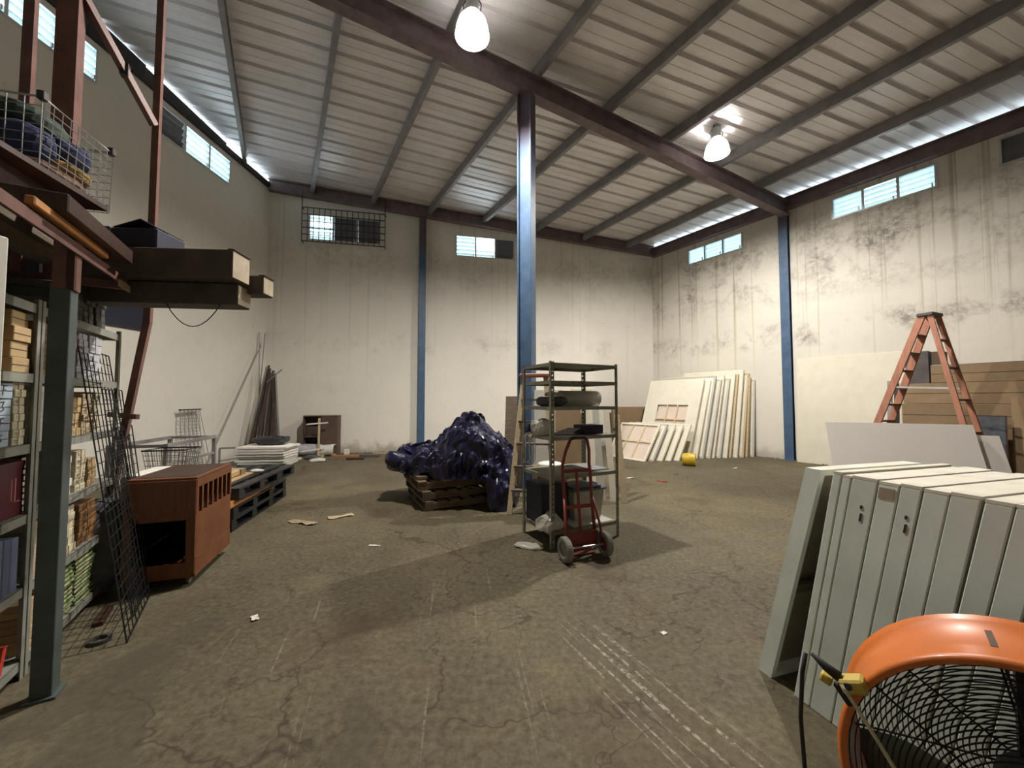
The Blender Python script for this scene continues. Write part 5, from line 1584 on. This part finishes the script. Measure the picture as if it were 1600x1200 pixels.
single('white_slab', 'narrow white slab lying behind the wooden cabinet top', 'board', MB().b(0, 0.55, 0, 0.12, 0, 0.85), 'white_board', (-3.20, 3.32, 0), cz, bevel=0.004)

# wire bin behind the cabinet
wbk = thing('wire_bin', 'black-rimmed wire bin on legs behind the wooden cabinet', 'bin', (-3.62, 3.78, 0), R(12))
mb = MB()
for i in range(10):
    q = i / 9
    for y0, y1 in ((0, 0.02), (0.28, 0.26)):
        mb.tube([(0.36 * q, y0, 1.0), (0.03 + 0.30 * q, y1, 0.80)], 0.003, 5)
for i in range(8):
    q = i / 7
    for x0, x1 in ((0, 0.03), (0.36, 0.33)):
        mb.tube([(x0, 0.28 * q, 1.0), (x1, 0.02 + 0.24 * q, 0.80)], 0.003, 5)
for z, s in ((0.95, 0.007), (0.90, 0.015), (0.85, 0.022), (0.80, 0.03)):
    mb.tube([(s, s * .6, z), (0.36 - s, s * .6, z), (0.36 - s, 0.28 - s * .6, z), (s, 0.28 - s * .6, z)], 0.003, 5, closed=True)
part('wires', mb, 'grey_wire', wbk)
part('rim', MB().tube([(0, 0, 1.0), (0.36, 0, 1.0), (0.36, 0.28, 1.0), (0, 0.28, 1.0)], 0.009, 6, closed=True), 'black_plastic', wbk)
for x in (0.03, 0.33):
    for y in (0.02, 0.26):
        part('leg', MB().tube([(x, y, 0), (x, y, 0.80)], 0.008, 6), 'black_plastic', wbk)

# grey steel trestle frame behind the pallets
tf = thing('steel_trestle', 'bare grey steel frame standing behind the black pallets', 'frame', (-4.13, 4.62, 0), R(106))
for x in (0.0, 1.22):
    for y in (0.0, 0.55):
        part('leg', MB().b(x - 0.022, x + 0.022, y - 0.022, y + 0.022, 0, 0.93), 'purlin_steel', tf)
for y in (0.0, 0.55):
    part('top_bar', MB().b(-0.022, 1.242, y - 0.022, y + 0.022, 0.93, 0.975), 'purlin_steel', tf)
for x in (0.0, 1.22):
    part('end_bar', MB().b(x - 0.018, x + 0.018, 0.022, 0.528, 0.935, 0.97), 'purlin_steel', tf)
part('lower_bar', MB().b(0.022, 1.198, -0.014, 0.014, 0.70, 0.73), 'purlin_steel', tf)

# ------------------------------------------------------------------ black plastic pallets
bpz = math.atan2(1.655, -0.356)
def black_pallet(label, x, y, z, rz, W=1.69, D=1.1):
    t = thing('plastic_pallet', label, 'pallet', (x, y, z), rz, 'black plastic pallets')
    dk = MB().b(0, W, 0, 0.12, 0, 0.022).mesh('deck_slat', 'black_plastic')
    for k in range(6):
        link('deck_slat', dk, t, (0, k * (D - 0.12) / 5, 0.112))
    cr = MB().b(0, 0.10, 0, D, 0, 0.02).mesh('cross_slat', 'black_plastic')
    for k in range(4):
        link('cross_slat', cr, t, (k * (W - 0.10) / 3, 0, 0.092))
    bl_ = MB().b(0, 0.13, 0, 0.12, 0, 0.074).mesh('foot_block', 'black_plastic')
    for i in range(4):
        for j in range(3):
            link('foot_block', bl_, t, (i * (W - 0.13) / 3, j * (D - 0.12) / 2, 0.018))
    rn = MB().b(0, W, 0, 0.12, 0, 0.018).mesh('runner', 'black_plastic')
    for j in range(3):
        link('runner', rn, t, (0, j * (D - 0.12) / 2, 0))
    return t
for k, nm in enumerate(('lowest black plastic pallet in the stack behind the wooden cabinet', 'middle black plastic pallet in the stack behind the wooden cabinet', 'top black plastic pallet behind the wooden cabinet, shifted out at the far end')):
    black_pallet(nm, -3.177 + (0.0, 0.0, 0.03)[k], 4.418 + (0, 0.02, 0.06)[k], (0, 0.134, 0.346)[k], bpz + (0, 0.01, -0.03)[k])
single('orange_plank', 'orange-brown plank wedged between the upper black pallets', 'plank', MB().b(0, 1.25, -0.03, 0.06, 0, 0.074), 'orange_wood', (-3.19, 4.30, 0.2695), bpz + 0.01, bevel=0.003)
single('dark_batten', 'dark batten wedged beside the orange plank between the black pallets', 'batten', MB().b(0, 1.5, 0.6, 0.7, 0, 0.074), 'dark_wood', (-3.19, 4.45, 0.2695), bpz)
t = thing('flattened_carton', 'flattened tan carton lying on the black pallets', 'carton', (-3.33, 4.52, 0.4815), bpz)
part('carton_sheet', MB().b(0, 0.95, 0.08, 0.85, 0, 0.012), 'tan_card', t)
part('carton_fold', MB().b(0.1, 0.7, 0.15, 0.8, 0.012, 0.10), 'tan_card', t, bevel=0.02)
part('crushed_end', crumple(MB().b(0.68, 0.82, 0.14, 0.6, 0.012, 0.11), 0.03, 9, 4.0), 'paper_kraft', t)
single('white_scrap', 'small white paper scrap on the flattened carton edge', 'paper', blob(0.16, 0.10, 0.03, amp=0.015, seed=7.7), 'paper_white', (-3.58, 5.45, 0.4945), 0.4)
black_pallet('single black pallet further back under the white paper heap', -4.25, 7.05, 0, bpz + 0.15, 0.95, 0.95)
black_pallet('upper black pallet further back, directly under the white paper heap', -4.22, 7.08, 0.134, bpz + 0.12, 0.95, 0.95)
# paper heap: single sheets and folded bundles
for k in range(8):
    z = 0.272 + k * 0.047
    w_ = 0.86 + random.uniform(-.08, .05); d_ = 0.62 + random.uniform(-.06, .05)
    mb = crumple(MB().add([((i / 10 - 0.5) * w_, (j / 6 - 0.5) * d_, zz) for zz in (0.0, 0.034) for i in range(11) for j in range(7)],
                          [(i * 7 + j, i * 7 + j + 1, (i + 1) * 7 + j + 1, (i + 1) * 7 + j) for i in range(10) for j in range(6)] + [(77 + i * 7 + j, 77 + (i + 1) * 7 + j, 77 + (i + 1) * 7 + j + 1, 77 + i * 7 + j + 1) for i in range(10) for j in range(6)]
                          + [(i * 7, (i + 1) * 7, 77 + (i + 1) * 7, 77 + i * 7) for i in range(10)] + [(i * 7 + 6, 77 + i * 7 + 6, 77 + (i + 1) * 7 + 6, (i + 1) * 7 + 6) for i in range(10)]
                          + [(j, 77 + j, 77 + j + 1, j + 1) for j in range(6)] + [(70 + j, 70 + j + 1, 147 + j + 1, 147 + j) for j in range(6)]), 0.010, 4, 3.0 + k * 0.02)
    single('folded_sheet', '%s folded pale sheet in the heap on the far black pallets' % ORD[7 - k], 'sheet', mb, 'canvas_grey' if k < 2 else 'paper_white', (-4.66 + random.uniform(-.02, .02), 7.40 + random.uniform(-.02, .02), z), R(10) + random.uniform(-.06, .06), 'folded pale sheets heaped on the far pallets')
single('black_mesh_cloth', 'black crumpled netting on top of the pale sheet heap', 'netting', blob(0.62, 0.40, 0.14, amp=0.04, sc=9, seed=1.1), 'black_plastic', (-4.66, 7.5, 0.655), R(10))

# ------------------------------------------------------------------ things in the far left corner
ab = Vector((-6.35, 9.75, 0))
for k in range(13):
    q = k / 12
    x = -6.62 + 0.92 * q; y = 9.55 + 0.12 * math.sin(k * 2.1) - 0.1 * q
    tx = -6.36 + 0.20 * q; ty = 9.95 + 0.03 * math.sin(k)
    zt = 2.36 - 0.22 * q + 0.06 * math.sin(k * 1.7)
    w_ = 0.065 if k in (0, 11, 12) else 0.05
    a = Vector((x, y, 0.0)); b_ = Vector((tx, ty, zt))
    mb = MB().bar(Vector((0, 0, 0.003)), b_ - a, w_, 0.006, up=(0, 1, 0)).bar(Vector((w_ / 2, 0, 0.003)), b_ - a + Vector((w_ / 2, 0, 0)), 0.006, w_, up=(0, 1, 0))
    single('angle_iron', '%s angle-iron bar from the left in the dark bundle by the corner' % NTH[min(k, 11)] if k < 12 else 'rightmost angle-iron bar in the dark tepee-like bundle by the corner', 'bar', mb, 'rust_brown' if k % 3 else 'grey_wire', a, 0, 'angle-iron bars leaning by the corner')
for a, b_, lb in (((-6.62, 8.35, 0.0), (-6.60, 10.05, 2.95), 'long thin grey rod slanting up from the left to the bar bundle'), ((-6.45, 9.85, 0.0), (-6.70, 10.12, 3.30), 'thin rod crossing above the bar bundle, leaning left'), ((-6.55, 9.80, 0), (-6.60, 10.2, 3.28), 'thin upright rod above the bar bundle'), ((-6.2, 9.7, 1.95), (-5.85, 9.75, 2.28), 'short thin rod sticking out right of the bar bundle')):
    single('thin_rod', lb, 'rod', MB().tube([Vector((0, 0, 0)), Vector(b_) - Vector(a)], 0.014, 6), 'grey_wire', a)
wr = thing('wire_rack', 'tall narrow wire rack leaning on the left wall by the rods', 'rack', (-6.62, 7.75, 0), 0)
mb = MB()
for i in range(6):
    q = i / 5
    mb.tube([(0.05 - 0.1 * q, 0.62 * q + 0.0, 0.0), (-0.12 - 0.02 * q, 0.05 + 0.50 * q, 1.30)], 0.006, 5)
    mb.tube([(0.22 - 0.1 * q, 0.62 * q + 0.0, 0.0), (-0.10 - 0.02 * q, 0.05 + 0.50 * q, 1.30)], 0.006, 5)
for j in range(18):
    z = 0.1 + 1.15 * j / 17; qq = z / 1.3
    mb.tube([(0.05 - 0.17 * qq, 0.05 * qq, z), (-0.05 - 0.09 * qq, 0.62 - 0.07 * qq, z)], 0.004, 5)
part('wires', mb, 'grey_wire', wr)
part('top_bar', MB().bar((-0.10, 0.03, 1.30), (-0.12, 0.57, 1.30), 0.05, 0.03), 'ladder_dark', wr)
single('bracket_frame', 'small grey bracket frame on the floor by the left wall', 'frame', MB().bar((0, 0, 0.55), (0.0, 0.85, 0.55), 0.03, 0.03).bar((0, 0.0, 0), (0, 0.0, 0.55), 0.03, 0.03).bar((0, 0.85, 0), (0, 0.85, 0.55), 0.03, 0.03).bar((0.0, 0.0, 0.3), (0.0, 0.85, 0.42), 0.02, 0.02), 'grey_wire', (-5.75, 7.6, 0), R(-70))
# brown open box with pale stick
bxp = LC + db * 1.13 + nb_ * 0.45
bb = thing('brown_cabinet', 'dark brown open-fronted box standing against the back wall', 'cabinet', (bxp.x, bxp.y, 0), rzb)
part('left_side', MB().b(0, 0.02, 0, 0.35, 0, 1.06), 'dark_card', bb)
part('right_side', MB().b(0.86, 0.88, 0, 0.35, 0, 1.06), 'dark_card', bb)
part('back_panel', MB().b(0.02, 0.86, 0.33, 0.35, 0, 1.06), 'dark_card', bb)
part('top_panel', MB().b(0.0, 0.88, 0, 0.35, 1.06, 1.08), 'weathered_wood', bb)
part('front_board', MB().b(0.46, 0.86, -0.012, 0.0, 0.02, 1.05), 'dark_card', bb)
part('shelf', MB().b(0.02, 0.86, 0.02, 0.33, 0.5, 0.52), 'dark_card', bb)
tp = thing('wooden_stand', 'pale stick stand with cross pieces before the dark brown box', 'stand', (bxp.x + 0.48 + nb_.x * 0.1, bxp.y - 0.02 + nb_.y * 0.1, 0), rzb)
part('upright', MB().b(-0.025, 0.025, -0.02, 0.02, 0.03, 1.02), 'pale_wood', tp)
part('cross_piece', MB().bar((-0.30, -0.03, 0.86), (0.22, -0.03, 0.90), 0.02, 0.035), 'paper_white', tp)
part('foot', MB().bar((-0.40, -0.12, 0.16), (0.14, 0.02, 0.22), 0.02, 0.035), 'paper_white', tp)
part('base', MB().b(-0.12, 0.12, -0.12, 0.12, 0.0, 0.03), 'pale_wood', tp)
bm_ = Matrix.Rotation(R(90), 4, 'Y')
bu = thing('paint_bucket', 'white plastic bucket lying on its side by the back wall', 'bucket', (-4.98, 10.40, 0.155), R(4))
part('bucket_body', MB().lathe([(0.0, -0.22), (0.13, -0.22), (0.135, -0.21), (0.152, 0.20), (0.146, 0.20), (0.13, -0.2)], 28, bm_), 'bucket_white', bu, smooth=False)
for z in (0.12, 0.165, 0.205):
    part('rim_ring', MB().lathe([(0.150, z - 0.008), (0.158, z - 0.006), (0.158, z + 0.006), (0.150, z + 0.008)], 28, bm_), 'bucket_white', bu)
single('grey_roll', 'grey dusty roll of sheeting behind the white bucket', 'roll', MB().lathe([(0.0, -0.42), (0.15, -0.42), (0.16, 0.0), (0.15, 0.42), (0.0, 0.42)], 18, bm_), 'paper_grey', (-5.55, 10.38, 0.16), R(6))
single('small_white_box', 'small white box by the back wall right of the bucket', 'box', MB().b(0, 0.13, 0, 0.1, 0, 0.14), 'bucket_white', (-4.62, 10.62, 0), rzb, bevel=0.006)
rr2 = random.Random(11)
DEB = [(-5.5, 9.75, 0.34, 0.10, 0.05, 'white board offcut', 'paper_white'), (-5.05, 9.8, 0.40, 0.16, 0.10, 'dark crumpled bag', 'cloth_grey'), (-4.75, 9.45, 0.36, 0.26, 0.07, 'white crumpled paper', 'paper_white'),
       (-4.35, 10.3, 0.9, 0.06, 0.04, 'brown lath', 'orange_wood'), (-3.75, 10.2, 0.5, 0.14, 0.06, 'dark flat offcut', 'ladder_dark'), (-3.95, 9.75, 0.42, 0.10, 0.05, 'brown wood block', 'dark_wood'),
       (-3.3, 10.75, 1.2, 0.05, 0.04, 'pale lath', 'pale_wood'), (-4.4, 9.85, 0.7, 0.05, 0.03, 'thin batten', 'weathered_wood')]
for k, (x, y, l_, w_, h_, nm, mt) in enumerate(DEB):
    mb = blob(l_, w_, h_, amp=0.02, seed=k * 1.9) if ('bag' in nm or 'crumpled' in nm) else MB().b(-l_ / 2, l_ / 2, -w_ / 2, w_ / 2, 0, h_)
    single('debris_piece', nm + ' lying among the litter at the foot of the back wall', 'scrap', mb, mt, (x, y, 0), rr2.uniform(-.25, .35))
# rubble along the wall foot: crumbled plaster nobody could count
rb = MB()
for k in range(420):
    u = rr2.uniform(0.3, LB - 0.4)
    p = LC + db * u + nb_ * (0.02 + 0.30 * rr2.random() ** 2)
    s_ = rr2.uniform(0.008, 0.03)
    rb.box((p.x, p.y, s_ * 0.4), (s_ * rr2.uniform(.8, 2), s_ * rr2.uniform(.8, 1.6), s_ * 0.9), Matrix.Rotation(rr2.uniform(0, 3), 3, 'Z'))
for k in range(200):
    u = rr2.uniform(0.5, 5.0)
    p = RC + dR * u + inR * (0.02 + 0.25 * rr2.random() ** 2)
    s_ = rr2.uniform(0.008, 0.03)
    rb.box((p.x, p.y, s_ * 0.4), (s_ * rr2.uniform(.8, 2), s_ * rr2.uniform(.8, 1.6), s_ * 0.9), Matrix.Rotation(rr2.uniform(0, 3), 3, 'Z'))
o = link('plaster_rubble', rb.mesh('plaster_rubble', 'rubble'))
tag(o, 'crumbled plaster lying along the foot of the back and stained walls', 'rubble'); o['kind'] = 'stuff'

# dark opening low on the left wall behind the red post
dw = thing('dark_hatch', 'black hatch on the left wall behind the bent red post', 'hatch', (-6.862, 6.15, 2.80), R(90))
part('hatch_panel', MB().b(0, 1.06, 0.0, 0.03, 0, 0.62), 'navy', dw)
part('hatch_frame', MB().b(-0.03, 1.09, -0.01, 0.02, -0.03, 0.0).b(-0.03, 1.09, -0.01, 0.02, 0.62, 0.65), 'iron_bar', dw)
# small papers and scraps on the floor
SCR = [(-1.765, 2.699, 0.075, 0.04, 'small white paper scrap on the floor before the wooden cabinet', 'paper_white'), (0.975, 2.533, 0.035, 0.03, 'white chip on the floor between the rack and the panels', 'paper_white'),
       (-1.416, 4.017, 0.12, 0.03, 'curled white paper strip on the floor left of the rack shadow', 'paper_white'), (2.277, 7.452, 0.16, 0.05, 'white paper scrap on the floor before the small canvases', 'paper_white'),
       (2.778, 7.161, 0.20, 0.05, 'red strip on the floor before the canvases', 'book_red'), (-2.20, 5.0, 0.30, 0.10, 'torn brown card lying near the black pallets', 'paper_kraft'),
       (-2.55, 4.75, 0.38, 0.10, 'flattened wire-tied card piece on the floor by the black pallets', 'paper_kraft'), (4.9, 8.5, 0.16, 0.05, 'pale chip on the floor right of the yellow pot', 'paper_white'),
       (3.3, 7.8, 0.12, 0.05, 'dark chip on the floor before the yellow pot', 'dark_card'), (-0.05, 3.35, 0.03, 0.025, 'dark crumb on the floor in the rack shadow', 'dark_card'), (-2.0, 6.3, 0.22, 0.07, 'dark flat scrap left of the wooden pallets', 'ladder_dark')]
for k, (x, y, l_, w_, lb, mt) in enumerate(SCR):
    sm = MB().add([((i / 5 - 0.5) * l_, (j / 4 - 0.5) * w_ * (1 + 0.25 * math.sin(i * 2.1 + k)), 0.004 + 0.35 * w_ * abs(noise.noise(Vector((i * 0.9, j * 1.1, k * 3.1))))) for i in range(6) for j in range(5)],
                  [(i * 5 + j, i * 5 + j + 1, (i + 1) * 5 + j + 1, (i + 1) * 5 + j) for i in range(5) for j in range(4)])
    o = single('floor_scrap', lb, 'scrap', sm, mt, (x, y, 0), random.uniform(-1, 1))
    md = o.modifiers.new('t', 'SOLIDIFY'); md.thickness = 0.003
